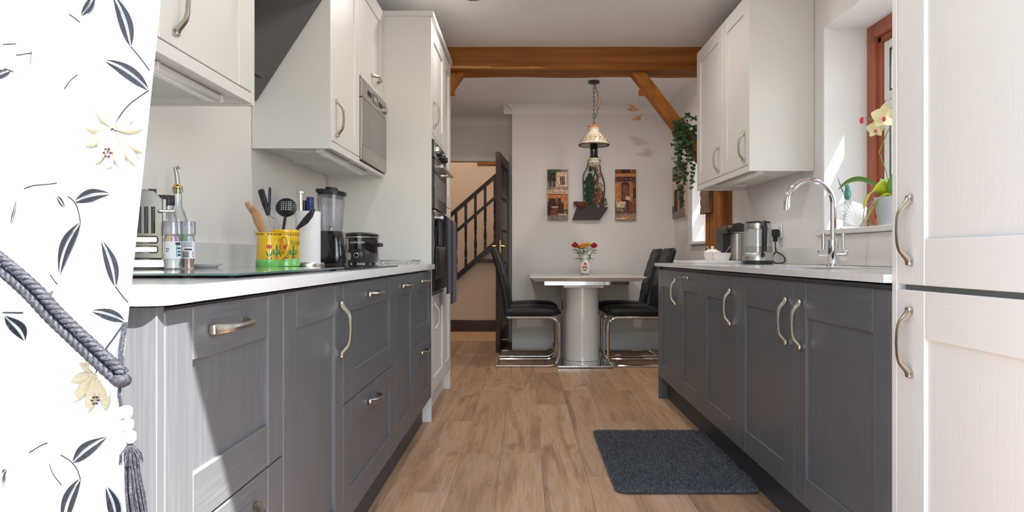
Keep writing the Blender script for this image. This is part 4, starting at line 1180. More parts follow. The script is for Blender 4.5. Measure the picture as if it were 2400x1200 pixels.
# ------------------------------------------------------------------ trailing ivy on the oak brace
iv = thing('ivy_plant', 'trailing green ivy draped over the lower end of the oak brace', 'plant', (1.30, 5.05, 1.98))
def ivy_mesh():
    o = [(0, 0), (.35, .12), (.62, -.02), (.52, .28), (.75, .52), (.38, .55), (0, 1.05), (-.38, .55), (-.75, .52), (-.52, .28), (-.62, -.02), (-.35, .12)]
    b = B(); c = b.bm.verts.new((0, .4, .06)); vs = [b.bm.verts.new((x, y, -.08 * abs(x))) for x, y in o]
    for i in range(len(vs)): b._face([c, vs[i], vs[(i + 1) % len(vs)]])
    ob = b.obj('leaf', M['ivy_leaf'], smooth=80, recalc=False); me = ob.data; bpy.data.objects.remove(ob); return me
IVY = ivy_mesh(); ri = random.Random(11)
def ivy_leaf(p, s):
    rx = ri.uniform(1.2, 2.2); inst(IVY, 'leaf', iv, p, (rx, ri.uniform(-.5, .5) + pi, ri.uniform(-.9, .9)), (s, s, s))
bs = B()
strands = [(1582, 285, 1590, 430), (1590, 290, 1600, 480), (1600, 300, 1612, 415), (1586, 300, 1580, 380), (1612, 300, 1622, 440), (1596, 310, 1590, 465), (1618, 320, 1630, 425), (1606, 290, 1606, 450)]
for (xa, ya, xb_, yb_) in strands:
    Y = ri.uniform(5.00, 5.12); pts = []
    n = int((yb_ - ya) / 9)
    for i in range(n + 1):
        f = i / n; xp = xa + (xb_ - xa) * f + 4 * sin(f * 7 + xa); yp = ya + (yb_ - ya) * f
        p = ((xp - 1232) * Y / 1600, Y - .02 * sin(f * 5), .957 + (601 - yp) * Y / 1600); pts.append(p)
        ivy_leaf((p[0] + ri.uniform(-.018, .018), p[1] + ri.uniform(-.02, .01), p[2] + .01), ri.uniform(.020, .032))
        if f < .55: ivy_leaf((p[0] + ri.uniform(-.03, .03), p[1] + ri.uniform(-.02, .02), p[2] + .01), ri.uniform(.018, .030))
    bs.tube(pts, .0018, 5)
for k in range(85):
    xp = ri.uniform(1580, 1634); yp = ri.uniform(262, 330) + max(0, 1600 - xp) * .9; Y = ri.uniform(4.98, 5.2)
    if yp < 262 + (1610 - xp) * .9: continue
    ivy_leaf(((xp - 1232) * Y / 1600, Y, .957 + (601 - yp) * Y / 1600), ri.uniform(.024, .036))
bs.tube([(1.12, 5.08, 1.93), (1.2, 5.06, 2.0), (1.28, 5.07, 1.96), (1.33, 5.1, 1.85)], .004, 6)
bs.obj('stem', M['ivy_stem'], iv)

# ------------------------------------------------------------------ left worktop things
Z0 = WT
def px(xp, Y): return (xp - 1232) * Y / 1600
# hob
hob = thing('induction_hob', 'black glass induction hob set on the left worktop', 'hob', (-.83, 2.62, Z0))
B().box(-1.085, -.565, 2.225, 3.03, Z0 + .0004, Z0 + .006, .002).obj('glass_top', M['hob_glass'], hob)
B().box(-1.085, -.565, 2.219, 2.2245, Z0 + .0004, Z0 + .0068).obj('front_trim', M['black_plastic'], hob, smooth=0)
mat('hob_mark', (.12, .12, .12), .3)
for (x, y, r) in ((-.95, 2.42, .09), (-.70, 2.42, .07), (-.95, 2.82, .07), (-.70, 2.82, .09)):
    b = B(); b.lathe([(r - .0015, Z0 + .0063), (r, Z0 + .0063)], (x, y, 0), 30, cap0=False, cap1=False); b.obj('cooking_zone', M['hob_mark'], hob, smooth=0)
# glass worktop saver
gs = thing('worktop_saver', 'glass worktop saver board lying in front of the hob', 'glass board', (-.83, 1.75, Z0))
mat('saver_top', (.42, .43, .43), .05, coat=0.8)
mat('saver_edge', (.10, .17, .17), .1, coat=.5)
B().box(-1.10, -.575, 1.36, 2.16, Z0 + .006, Z0 + .010, .001).obj('glass_sheet', M['saver_top'], gs)
b = B(); b.box(-1.10, -.575, 1.358, 1.3595, Z0 + .006, Z0 + .010); b.box(-.5748, -.5735, 1.36, 2.16, Z0 + .006, Z0 + .010); b.obj('glass_edge', M['saver_edge'], gs, smooth=0)
for (x, y) in ((-1.08, 1.39), (-.60, 1.39), (-1.08, 2.13), (-.60, 2.13)):
    B().lathe([(.009, 0), (.009, .0058)], (x, y, Z0 + .0002), 10).obj('foot', M['black_soft'], gs)
ZS = Z0 + .0102

# toaster
tx_, ty_ = -1.040, 1.855
to = thing('toaster', 'chrome toaster half hidden by the curtain', 'toaster', (tx_, ty_, ZS))
TWH, TDH = .055, .07
pr_ = [(-TWH, .03), (-TWH, .14), (-TWH + .008, .18), (-TWH + .024, .205), (0, .212), (TWH - .024, .205), (TWH - .008, .18), (TWH, .14), (TWH, .03)]
b = B(); b.prism(pr_, lambda u, v, d: (tx_ + u, d, ZS + v), ty_ - TDH, ty_ + TDH)
mat('toaster_chrome', (.11, .112, .118), .2, 1.0)
bmesh.ops.bevel(b.bm, geom=[e for e in b.bm.edges], offset=.004, segments=2, affect='EDGES')
tb = b.obj('body', M['toaster_chrome'], to, smooth=45)
b = B()
for x in (-.022, .022): b.box(tx_ + x - .010, tx_ + x + .010, ty_ - .055, ty_ + .055, ZS + .2005, ZS + .2135)
b.obj('slot', M['black_soft'], to, smooth=0)
for k in range(5): B().tube([(tx_ - .040 + .016 * k, ty_ - TDH - .002, ZS + .095), (tx_ - .040 + .016 * k, ty_ - TDH - .004, ZS + .165)], .0045, 8).obj('front_rib', M['toaster_chrome'], to)
b = B(); b.box(tx_ - .06, tx_ + .06, ty_ - TDH - .006, ty_ + TDH + .006, ZS, ZS + .03, .006); b.obj('base', M['steel'], to)
for z in (.078, .052): B().box(tx_ - .03, tx_ + .036, ty_ - TDH - .008, ty_ - TDH + .001, ZS + z - .010, ZS + z + .010, .004).obj('button_frame', M['steel'], to)
b = B(); b.tube([(tx_ + .050, ty_ - TDH - .006, ZS + .04), (tx_ + .050, ty_ - TDH - .006, ZS + .185)], .005, 8); b.box(tx_ + .035, tx_ + .075, ty_ - TDH - .022, ty_ - TDH - .004, ZS + .150, ZS + .158, .003); b.obj('lever', M['chrome'], to)
to.rotation_euler = (0, 0, radians(29))

# bottles
def bottle(name, label, x, y, z, prof, mt, cat='bottle'):
    t = thing(name, label, cat, (x, y, z))
    B().lathe(prof, (x, y, z), 24, cap1=False).obj('glass_body', mt, t, smooth=50)
    return t
zt_ = lambda yp, Y: .957 + (601 - yp) * Y / 1600
Y = 2.13; x = px(416, Y); zT = zt_(443, Y) - ZS
t = bottle('oil_bottle', 'clear oil bottle with a metal pourer beside the toaster', x, Y, ZS, [(.030, 0), (.033, .004), (.033, zT - .13), (.031, zT - .105), (.022, zT - .075), (.0135, zT - .055), (.0125, zT - .012), (.0165, zT - .011), (.0165, zT), (.0115, zT)], M['jar_glass'])
B().lathe([(.0295, .004), (.0295, .065), (.0, .066)], (x, Y, ZS), 20).obj('oil', M['oil_green'], t)
B().lathe([(.011, zT - .015), (.013, zT + .001), (.0150, zT + .003), (.0150, zT + .007), (.012, zT + .010), (.009, zT + .014)], (x, Y, ZS), 18).obj('cork', M['brass'], t)
b = B(); b.tube([(x, Y, ZS + zT + .01), (x - .002, Y, ZS + zT + .04), (x - .008, Y, ZS + zT + .068)], [.0075, .0065, .0055], 10); b.ball((x + .004, Y, ZS + zT + .068), .0055, 8, 6); b.obj('pourer', M['nickel'], t)
b = B()
for k in range(6):
    a = -pi/2 + .5 + k * .35; q = Vector((x + .034 * cos(a), Y + .034 * sin(a), ZS + .04))
    b.poly([q, q + Vector((-.006 * sin(a), .006 * cos(a), .045)), q + Vector((0, 0, .09)), q + Vector((.006 * sin(a), -.006 * cos(a), .045))])
b.obj('painted_leaves', M['oil_green'], t, smooth=0)
for (xp, Y, lab, lbl) in ((394, 2.06, 'black-capped glass bottle between toaster and oil bottle', 'label_magenta'), (378, 1.99, 'black-capped bottle just behind the toaster', 'label_yellow')):
    x = px(xp, Y); zT = zt_(458, Y) - ZS
    t = bottle('sauce_bottle', lab, x, Y, ZS, [(.024, 0), (.026, .004), (.026, zT - .075), (.021, zT - .055), (.0155, zT - .04), (.0155, zT - .018)], M['jar_glass'])
    B().lathe([(.018, zT - .030), (.0185, zT - .028), (.0185, zT - .002), (.017, zT)], (x, Y, ZS), 20).obj('cap', M['black_plastic'], t)
    B().lathe([(.0265, .03), (.0265, .10)], (x, Y, ZS), 22, cap0=False, cap1=False).obj('label', M[lbl], t)
    B().lathe([(.0235, .003), (.0235, .08), (.0, .081)], (x, Y, ZS), 18).obj('sauce', M['pepper'], t)
# grinders
def grinder(label, xp, wpx, Y, fill, lab_mats):
    x = px(xp, Y); r = wpx / 2 * Y / 1600; H = zt_(519, Y) - ZS
    t = thing('spice_grinder', label, 'grinder', (x, Y, ZS), 'clear spice grinders by the toaster')
    B().lathe([(r * .82, 0), (r * .86, .004), (r * .74, H * .10), (r * .86, H * .20), (r * .86, H * .62), (r * .7, H * .70), (r * .7, H * .72)], (x, Y, ZS), 24, cap1=False).obj('jar', M['jar_glass'], t, smooth=50)
    B().lathe([(r * .78, .004), (r * .68, H * .10), (r * .80, H * .20), (r * .80, H * .42), (0, H * .43)], (x, Y, ZS), 20).obj('spice', fill, t)
    B().lathe([(r * .8, H * .70), (r, H * .73), (r, H * .97), (r * .93, H), (r * .5, H), (r * .5, H * .9)], (x, Y, ZS), 24, cap1=False).obj('grinder_cap', M['jug_clear'], t)
    for k in range(1): pass
    wf_ = wrap(x, Y, ZS, lambda v: r * .875, .0006)
    lo = B(); n = 10
    lo.grid(lambda u, v: wf_((u - .5) * r * 2.2, H * (.22 + .36 * v)), 12, 1); l = lo.obj('label', M['label_paper'], t, recalc=False)
    wf2 = wrap(x, Y, ZS, lambda v: r * .875, .0011)
    for m_, rects in lab_mats.items():
        b = B()
        for (u0, v0, u1, v1) in rects: b.grid(lambda u, v: wf2(r * (u0 + (u1 - u0) * u), H * (.22 + .36 * (v0 + (v1 - v0) * v))), 4, 1)
        b.obj('label_print', M[m_], l, recalc=False)
    return t
grinder('salt grinder full of white salt, left of the pair', 404, 43, 1.80, M['salt'], {'label_ink': [(.55, .15, .95, .28), (.55, .36, .98, .46), (.5, .55, .98, .66), (.3, .78, .95, .95), (-.7, .55, -.3, .60), (-.7, .42, -.35, .47)], 'label_teal': [(.38, .1, .48, .72), (.45, .72, .6, .8)]})
grinder('peppercorn grinder with a barcode label, right of the pair', 441, 33, 1.83, M['pepper'], {'label_ink': [(-.75 + .07 * k, .05, -.75 + .07 * k + (.05 if k % 3 else .025), .42) for k in range(12)] + [(-.5, .48, .5, .58), (-.7, .68, .55, .71), (-.7, .76, .6, .79), (-.6, .84, .4, .87), (-.6, .92, .6, .95), (.62, .08, .78, .16)], 'label_teal': [(.62, .33, .78, .41)], 'label_yellow': [(.62, .17, .78, .25)], 'paint_red': [(.62, .25, .78, .33)]})
# spoon rest
b = B(); Y = 2.05; x = px(483, Y); b.lathe([(.001, .003), (.030, .003), (.048, .012), (.050, .012), (.032, .0), (.001, 0)], (x, Y, ZS), 24, sx=1.0, sy=.8)
meta(b.obj('spoon_rest', M['ceramic_white'], smooth=60), 'small shallow white dish on the glass board', 'dish')

# yellow jug and utensil pot
ZH = Z0 + .0064
def deco(t, cx, cy, cz, rf, H, us, kinds, off=.0007):
    f = wrap(cx, cy, cz, rf, off); f2 = wrap(cx, cy, cz, rf, off * 1.6)
    bs_ = {k: B() for k in ('paint_red', 'paint_green', 'paint_pot')}
    for u, kind in zip(us, kinds):
        z = .026
        bs_['paint_pot'].poly([f(u - .006, z - .006), f(u + .006, z - .006), f(u + .009, z + .009), f(u - .009, z + .009)])
        if kind == 'tulip':
            bs_['paint_green'].poly([f(u - .001, z + .009), f(u + .001, z + .009), f(u + .001, z + .038), f(u - .001, z + .038)])
            for s in (-1, 1): bs_['paint_green'].poly([f(u, z + .010), f(u + s * .009, z + .016), f(u + s * .014, z + .034), f(u + s * .005, z + .022)])
            bs_['paint_red'].poly([f2(u, z + .036), f2(u + .008, z + .041), f2(u + .010, z + .053), f2(u + .005, z + .048), f2(u, z + .056), f2(u - .005, z + .048), f2(u - .010, z + .053), f2(u - .008, z + .041)])
        else:
            bs_['paint_green'].poly([f(u - .004, z + .009), f(u + .004, z + .009), f(u + .004, z + .048), f(u, z + .053), f(u - .004, z + .048)])
            for s in (-1, 1):
                bs_['paint_green'].poly([f2(u, z + .016), f2(u + s * .012, z + .019), f2(u + s * .012, z + .024), f2(u, z + .022)])
                bs_['paint_green'].poly([f2(u + s * .009, z + .019), f2(u + s * .014, z + .020), f2(u + s * .014, z + .037), f2(u + s * .009, z + .037)])
    for k, b in bs_.items(): b.obj('painted_plants', M[k], t, smooth=0, recalc=False)
def bunting(t, cx, cy, cz, rf, z, n, r):
    f = wrap(cx, cy, cz, rf, .0008); b = B(); L_ = 2 * pi * r / n
    for k in range(n): b.poly([f(k * L_ - L_ * .38, z), f(k * L_ + L_ * .38, z), f(k * L_, z - .008)])
    b.obj('painted_triangles', M['paint_brown'], t, smooth=0, recalc=False)
JY = 2.405; JX = px(629, JY); JH = zt_(545, JY) - ZH
jg = thing('yellow_jug', 'yellow ceramic jug with painted tulip and cactus and a loop handle', 'jug', (JX, JY, ZH))
jp = [(.040, 0), (.0415, .003), (.0410, .03), (.0390, .07), (.0385, JH - .03), (.0400, JH - .008), (.0415, JH), (.0380, JH), (.0360, JH - .02), (.036, .02)]
def lipped(b, prof_, c, seg, lip_a, lip, Hh):
    rs = []
    for r, h in prof_:
        ring = []
        for i in range(seg):
            a = 2 * pi * i / seg; d = abs((a - lip_a + pi) % (2 * pi) - pi); k = max(0, 1 - d / .55) ** 2 * max(0, (h - Hh * .78) / (Hh * .22))
            rr = r * (1 + lip * k); ring.append((c[0] + rr * cos(a), c[1] + rr * sin(a), c[2] + h + .006 * k))
        rs.append(ring)
    b.rings(rs, True, True, False)
b = B(); lipped(b, jp, (JX, JY, ZH), 40, pi, .32, JH); b.obj('body', M['yellow_glaze'], jg, smooth=60)
B().lathe([(.0405, .0), (.0424, .003), (.0422, .026), (.0405, .028)], (JX, JY, ZH - .0), 36, cap0=False, cap1=False).obj('green_band', M['green_glaze'], jg)
b = B(); b.tube([(JX + .036, JY, ZH + JH - .022), (JX + .052, JY, ZH + JH - .012), (JX + .066, JY, ZH + JH - .018), (JX + .071, JY, ZH + JH - .045), (JX + .062, JY, ZH + JH - .075), (JX + .038, JY, ZH + JH - .098)], [.0075, .0075, .0072, .0068, .0062, .0055], 10); b.obj('handle', M['yellow_glaze'], jg, smooth=70)
rj = rfun(jp)
deco(jg, JX, JY, ZH, rj, JH, [.003, .030, .058], ['tulip', 'cactus', 'tulip']); bunting(jg, JX, JY, ZH, rj, JH - .004, 26, .0395)
KY = 2.515; KX = px(668, KY); KH = zt_(539, KY) - ZH; KR = .0505
up_ = thing('utensil_pot', 'round yellow ceramic pot lettered Utensils', 'pot', (KX, KY, ZH))
kp = [(KR * .95, 0), (KR, .003), (KR, KH - .014), (KR * 1.03, KH - .013), (KR * 1.05, KH - .009), (KR * 1.05, KH - .002), (KR * 1.02, KH), (KR * .9, KH), (KR * .9, .02)]
B().lathe(kp, (KX, KY, ZH), 40, cap1=False).obj('body', M['yellow_glaze'], up_, smooth=50)
B().lathe([(KR * .96, 0), (KR * 1.012, .003), (KR * 1.012, .029), (KR * .99, .031)], (KX, KY, ZH), 40, cap0=False, cap1=False).obj('green_band', M['green_glaze'], up_)
rk = lambda v: KR
deco(up_, KX, KY, ZH, rk, KH, [-.045, .003, .031], ['cactus', 'tulip', 'cactus']); bunting(up_, KX, KY, ZH, rk, KH - .016, 32, KR)
fl_ = wrap(KX, KY, ZH, rk, .0009); b = B(); text_polys('Utensils', .030, lambda u, v: fl_(u + .053, KH - .056 + v), b); b.obj('lettering', M['paint_letter'], up_, smooth=0, recalc=False)

def utensil(name, label, pts_px, Y, cat='utensil'):
    p = [Vector((px(a, Y), Y + c_, zt_(b_, Y))) for a, b_, c_ in pts_px]
    return thing(name, label, cat, tuple(p[-1]), 'cooking utensils in the yellow pots'), p
def flat_oval(b, c0, c1, wmax, thick, prof_, nrm=Vector((0, -1, 0)), n=10):
    ax = (c1 - c0); L_ = ax.length; ax.normalize(); sd = ax.cross(nrm).normalized()
    rs = []
    for f, w_, dp in prof_:
        c = c0 + ax * L_ * f + nrm * dp; 
        rs.append([c + sd * w_ * wmax * cos(2*pi*k/12) + nrm * thick * sin(2*pi*k/12) for k in range(12)])
    b.rings(rs)
t, p = utensil('wooden_spoon', 'wooden spoon standing handle-up in the yellow jug', [(576, 474, .01), (600, 515, .01), (622, 560, .0), (632, 600, 0)], JY)
B().tube([p[0], p[0].lerp(p[1], .2), p[1], p[2], p[3]], [.0085, .0105, .0075, .0055, .005], 10).obj('handle', M['spoon_wood'], t)
t, p = utensil('wooden_spatula', 'oval wooden spoon standing bowl-up in the yellow jug', [(594, 484, .0), (612, 536, .0), (624, 565, 0), (630, 600, 0)], JY - .015)
b = B(); flat_oval(b, p[0], p[2], .0175, .0045, [(0, .15, 0), (.06, .55, 0), (.2, .9, .001), (.4, 1, .002), (.65, .8, .001), (.85, .5, 0), (1, .35, 0)]); b.obj('bowl', M['spoon_wood'], t, smooth=70)
B().tube([p[2] - (p[2] - p[1]) * .2, p[3]], .0055, 8).obj('handle', M['spoon_wood'], t)
t, p = utensil('tongs', 'black-handled steel tongs leaning in the utensil pot', [(606, 443, .02), (626, 504, .01), (640, 545, .0), (650, 590, 0)], KY)
b = B(); flat_oval(b, p[0], p[1], .0125, .006, [(0, .7, 0), (.05, 1, 0), (.5, .95, 0), (.9, .6, 0), (1, .5, 0)]); b.obj('handle', M['black_plastic'], t, smooth=60)
q0 = Vector((px(628, KY), KY + .02, zt_(438, KY))); q1 = Vector((px(628, KY), KY + .01, zt_(505, KY)))
b = B(); flat_oval(b, q0, q1, .0045, .009, [(0, .6, 0), (.1, 1, 0), (.6, 1, 0), (1, .6, 0)]); b.obj('handle', M['black_plastic'], t, smooth=60)
b = B(); b.tube([p[1], p[1].lerp(p[2], .5) + Vector((-.002, 0, 0)), p[2], p[3]], .0022, 6); b.tube([q1, Vector((px(645, KY), KY, zt_(515, KY))), Vector((px(650, KY), KY, zt_(540, KY))), p[3] + Vector((.01, 0, 0))], .0022, 6); b.obj('wire', M['chrome'], t)
# slotted spoon: a real perforated head
t, p = utensil('slotted_spoon', 'black slotted serving spoon upright in the utensil pot', [(670, 467, .0), (668, 507, .0), (664, 540, 0), (663, 595, 0)], KY + .005)
hc = Vector((px(669.5, KY), KY + .005, zt_(486, KY))); hr = .038
b = B(); N = 28
def inhole(u, v):
    for i in range(5):
        for j in range(5):
            if abs(u - (-.016 + .0085 * i)) < .0026 and abs(v - (-.008 + .0078 * j)) < .0024: return True
    return False
stp_ = .0013; nn_ = int(2 * hr / stp_)
vv = {}
def gv(i, j):
    if (i, j) not in vv:
        u, v = -hr + i * stp_, -hr + j * stp_; d2 = (u * u + v * v) / hr ** 2
        vv[(i, j)] = b.bm.verts.new((hc.x + u, hc.y - .008 * (1 - d2) + .004, hc.z + v * .88))
    return vv[(i, j)]
for i in range(nn_):
    for j in range(nn_):
        u, v = -hr + (i + .5) * stp_, -hr + (j + .5) * stp_
        if u * u + v * v < hr * hr and not inhole(u, v): b._face([gv(i, j), gv(i+1, j), gv(i+1, j+1), gv(i, j+1)])
o = b.obj('perforated_bowl', M['black_plastic'], t, smooth=80); sm = o.modifiers.new('thick', 'SOLIDIFY'); sm.thickness = .003
b = B(); b.tube([hc - Vector((.002, 0, .028)), p[2], p[3]], [.010, .009, .008], 8, flat=.5); b.obj('handle', M['black_plastic'], t)
t, p = utensil('serving_spoon', 'black solid spoon leaning out of the utensil pot to the right', [(736, 489, .0), (712, 520, .0), (698, 535, 0), (676, 590, 0)], KY - .005)
b = B(); flat_oval(b, p[0], p[2], .0165, .007, [(0, .05, 0), (.08, .45, -.002), (.3, .85, -.006), (.6, 1, -.006), (.85, .6, -.002), (1, .25, 0)], Vector((-.45, -.8, .1)).normalized()); b.obj('bowl', M['black_plastic'], t, smooth=70)
B().tube([p[2] - (p[2] - p[0]) * .05, p[3]], [.005, .0045], 8).obj('handle', M['black_plastic'], t)

# paper towel holder
PY = 2.66; PX = px(722, PY); PRr = .047; PT = zt_(496, PY)
ZW = Z0 + .0004
ph = thing('paper_towel_holder', 'steel paper towel holder with a full white roll', 'paper towel', (PX, PY, ZH))
B().lathe([(.062, 0), (.062, .010), (.058, .014), (.01, .014)], (PX, PY, ZH), 30).obj('base', M['steel'], ph)
B().lathe([(PRr * .35, .0145), (PRr, .0145), (PRr, PT - ZH), (PRr * .35, PT - ZH)], (PX, PY, ZH), 36).obj('paper_roll', M['paper'], ph, smooth=40)
B().lathe([(.0095, .014), (.0095, zt_(455, PY) - ZH), (.0165, zt_(455, PY) - ZH + .001), (.0165, zt_(449, PY) - ZH), (.014, zt_(448, PY) - ZH)], (PX - .030, PY - .0, ZH), 18).obj('pole', M['steel'], ph)
# two lids behind the roll
for (xp, yp, w_, Y, mt, m2, lab) in ((713, 470, 10, 2.78, 'black_plastic', 'green_glaze', 'dark-lidded green spice jar behind the paper roll'), (727, 462, 13, 2.77, 'blue_lid', 'blue_lid', 'blue spice jar behind the paper roll')):
    x = px(xp, Y); r = w_ / 2 * Y / 1600 * 1.0 + .004; H = zt_(yp, Y) - ZH
    t = thing('spice_jar', lab, 'jar', (x, Y, ZH)); 
    B().lathe([(r * .95, 0), (r, .004), (r, H - .045), (r * .9, H - .04)], (x, Y, ZH), 20).obj('jar', M[m2], t)
    B().lathe([(r * .96, H - .042), (r * .98, H - .041), (r * .98, H - .003), (r * .9, H)], (x, Y, ZH), 20).obj('lid', M[mt], t)

# blender
EY = 3.12; EX = px(776, EY); EH = lambda yp: zt_(yp, EY) - ZW
bl = thing('blender', 'black jug blender with a clear plastic goblet and tilted lid', 'blender', (EX, EY, ZW))
b = B(); 
def sq(r, z, p_=4.0, n=32, ox=0): return [(EX + ox + r * (abs(cos(2*pi*i/n)) ** (2/p_)) * (1 if cos(2*pi*i/n) >= 0 else -1), EY + r * (abs(sin(2*pi*i/n)) ** (2/p_)) * (1 if sin(2*pi*i/n) >= 0 else -1), ZW + z) for i in range(n)]
b.rings([sq(.066, .004), sq(.070, .010), sq(.069, .05), sq(.060, EH(553)), sq(.054, EH(543)), sq(.047, EH(542))]); b.obj('motor_base', M['black_gloss'], bl, smooth=50)
b = B()
gl = [(.046, EH(541.5)), (.050, EH(535)), (.055, EH(500)), (.060, EH(470)), (.063, EH(458))]
b.rings([sq(r, z, 2.6) for r, z in gl], True, True, False); gb = b.obj('goblet', M['jug_clear'], bl, smooth=60)
b = B()
for k in range(4):
    a = pi / 4 + pi / 2 * k - .3
    b.tube([(EX + r * .98 * cos(a), EY + r * .98 * sin(a), ZW + z) for r, z in gl[1:4]], .004, 6)
b.obj('goblet_rib', M['jug_clear'], gb)
b = B(); b.lathe([(.012, EH(540)), (.012, EH(534)), (.004, EH(530))], (EX, EY, ZW), 12)
for k in range(4): b.poly([(EX, EY - .003, ZW + EH(533)), (EX + .03 * cos(k*pi/2), EY + .03 * sin(k*pi/2), ZW + EH(529)), (EX + .026 * cos(k*pi/2 + .3), EY + .026 * sin(k*pi/2 + .3), ZW + EH(531))])
b.obj('blade', M['steel'], gb)
b = B(); zl = EH(458)
b.rings([sq(.055, zl - .012, 2.6), sq(.058, zl + .002, 2.6), sq(.066, zl + .004, 2.6), sq(.067, zl + .020, 2.6), sq(.050, zl + .024, 2.6), sq(.030, zl + .024, 2.2), sq(.028, zl + .034, 2.2), sq(.02, zl + .037, 2.2)])
Mx = Matrix.Translation((EX, EY, ZW + zl + .004)) @ Matrix.Rotation(radians(7), 4, 'Y') @ Matrix.Translation((-EX, -EY, -ZW - zl - .004))
b.xf(Mx); b.obj('lid', M['black_plastic'], bl, smooth=50)
b = B(); b.prism([(0, 0), (.018, 0), (.022, .05), (.008, .095), (-.012, .095)], lambda u, v, d: (EX + .058 + u, EY + d - .02, ZW + .006 + v), -.03, .03); bmesh.ops.bevel(b.bm, geom=list(b.bm.edges), offset=.005, segments=2, affect='EDGES'); kn = b.obj('switch_panel', M['black_plastic'], bl, smooth=50)
B().lathe([(.017, 0), (.017, .012), (.012, .014)], (EX + .078, EY - .02, ZW + .045), 16, 'x').obj('dial', M['steel'], kn)

# slow cooker
CY = 3.52; CX = px(842, CY); SH = lambda yp: zt_(yp, CY) - ZW
sc_ = thing('slow_cooker', 'oval slow cooker with steel side, black lid and front dial', 'slow cooker', (CX, CY, ZW))
def ov(k, z, a=.092, c=.12, oy=.03): return [(CX + a * k * cos(2*pi*i/40), CY + oy + c * k * sin(2*pi*i/40), ZW + z) for i in range(40)]
hs_ = SH(558)
b = B(); b.rings([ov(.93, .010), ov(.99, .02), ov(1.0, hs_)]); b.obj('pot_body', M['black_gloss'], sc_, smooth=50)
# steel wrap on the side facing left
b = B()
b.grid(lambda u, v: (CX + .0935 * cos(pi * (.98 + .40 * u)), CY + .03 + .1215 * sin(pi * (.98 + .40 * u)), ZW + .03 + (hs_ - .034) * v), 14, 1); b.obj('steel_wrap', M['steel'], sc_, recalc=False)
b = B(); b.rings([ov(1.02, hs_ + .0005), ov(1.03, hs_ + .003), ov(1.03, hs_ + .006), ov(1.0, hs_ + .006)]); b.obj('rim', M['steel'], sc_)
b = B(); b.rings([ov(1.0, hs_ + .0065), ov(1.03, hs_ + .010), ov(1.03, hs_ + .018), ov(.9, hs_ + .026), ov(.5, hs_ + .030)]); b.obj('lid', M['black_gloss'], sc_, smooth=50)
b = B(); b.box(CX + .085, CX + .115, CY + .01, CY + .05, ZW + hs_ - .045, ZW + hs_ - .025, .006, 2); b.box(CX - .115, CX - .085, CY + .01, CY + .05, ZW + hs_ - .045, ZW + hs_ - .025, .006, 2); b.obj('side_handle', M['black_plastic'], sc_)
fx, fy = CX + .012, CY + .03 - .1195
dl = B().lathe([(.031, 0), (.031, -.006), (.027, -.009)], (fx, fy + .002, ZW + .052), 26, 'y').obj('dial_plate', M['black_plastic'], sc_)
B().lathe([(.013, 0), (.0125, -.016), (.010, -.018)], (fx, fy - .006, ZW + .050), 18, 'y').obj('knob', M['chrome'], dl)
b = B(); text_polys('cookworks', .0165, lambda u, v: (fx + u, fy - .001 + .35 * (u + .012) ** 2 * 8, ZW + hs_ - .028 + v), b); b.obj('lettering', M['label_paper'], sc_, smooth=0, recalc=False)
for (a, c) in ((-.05, -.03), (.05, -.03), (-.05, .1), (.05, .1)):
    B().lathe([(.012, 0), (.012, .0105)], (CX + a, CY + c, ZW), 10).obj('foot', M['black_plastic'], sc_)
# steel trivet
RYv = 3.80
tv = thing('trivet', 'low chrome bar trivet with ball feet at the far end of the worktop', 'trivet', (-.72, RYv, ZW))
b = B(); zq = .020
xa, xb2 = px(893, 3.72), px(981, 3.84)
b.tube([(xa, 3.70, ZW + zq), (xb2 - .02, 3.70, ZW + zq)], .004, 8); b.tube([(xa, 3.86, ZW + zq), (xb2 + .01, 3.86, ZW + zq)], .004, 8)
b.tube([(xa, 3.70, ZW + zq), (xa, 3.86, ZW + zq)], .004, 8); b.tube([(xb2 - .02, 3.70, ZW + zq), (xb2 + .01, 3.86, ZW + zq)], .004, 8); b.obj('frame', M['chrome'], tv)
for (x, y) in ((xa + .012, 3.70), (xb2 - .035, 3.70), (xa + .012, 3.86), (xb2 - .004, 3.86)):
    B().ball((x, y, ZW + .0085), .0082, 12, 8).tube([(x, y, ZW + .012), (x, y, ZW + .02)], .003, 6).obj('foot', M['chrome'], tv)

# ------------------------------------------------------------------ right worktop things
# tray
ty0_, ty1_, tx0_, tx1_ = 3.86, 4.40, .945, 1.245
tr_ = thing('serving_tray', 'white oblong serving tray with a red cloth, at the dining end', 'tray', (1.09, 4.13, Z0))
b = B()
def rr(x0, x1, y0, y1, z, r=.03): return [(u, v, z) for u, v in [(p_[0], p_[1]) for p_ in rrect(x0, x1, y0, y1, r)]]
b.rings([rr(tx0_ + .010, tx1_ - .010, ty0_ + .010, ty1_ - .010, Z0 + .0005), rr(tx0_ + .003, tx1_ - .003, ty0_ + .003, ty1_ - .003, Z0 + .012), rr(tx0_, tx1_, ty0_, ty1_, Z0 + .019), rr(tx0_ + .006, tx1_ - .006, ty0_ + .006, ty1_ - .006, Z0 + .019), rr(tx0_ + .014, tx1_ - .014, ty0_ + .014, ty1_ - .014, Z0 + .005)])
b.obj('tray', M['ceramic_white'], tr_, smooth=40)
B().box(tx0_ + .02, tx0_ + .05, ty0_ + .03, ty1_ - .03, Z0 + .0052, Z0 + .0195).obj('folded_red_cloth', M['paint_red'], tr_, smooth=0)
B().box(tx0_ + .052, tx1_ - .02, ty0_ + .03, ty1_ - .03, Z0 + .0052, Z0 + .0075).obj('tray_liner', M['ceramic_white'], tr_, smooth=0)
ZT = Z0 + .0078
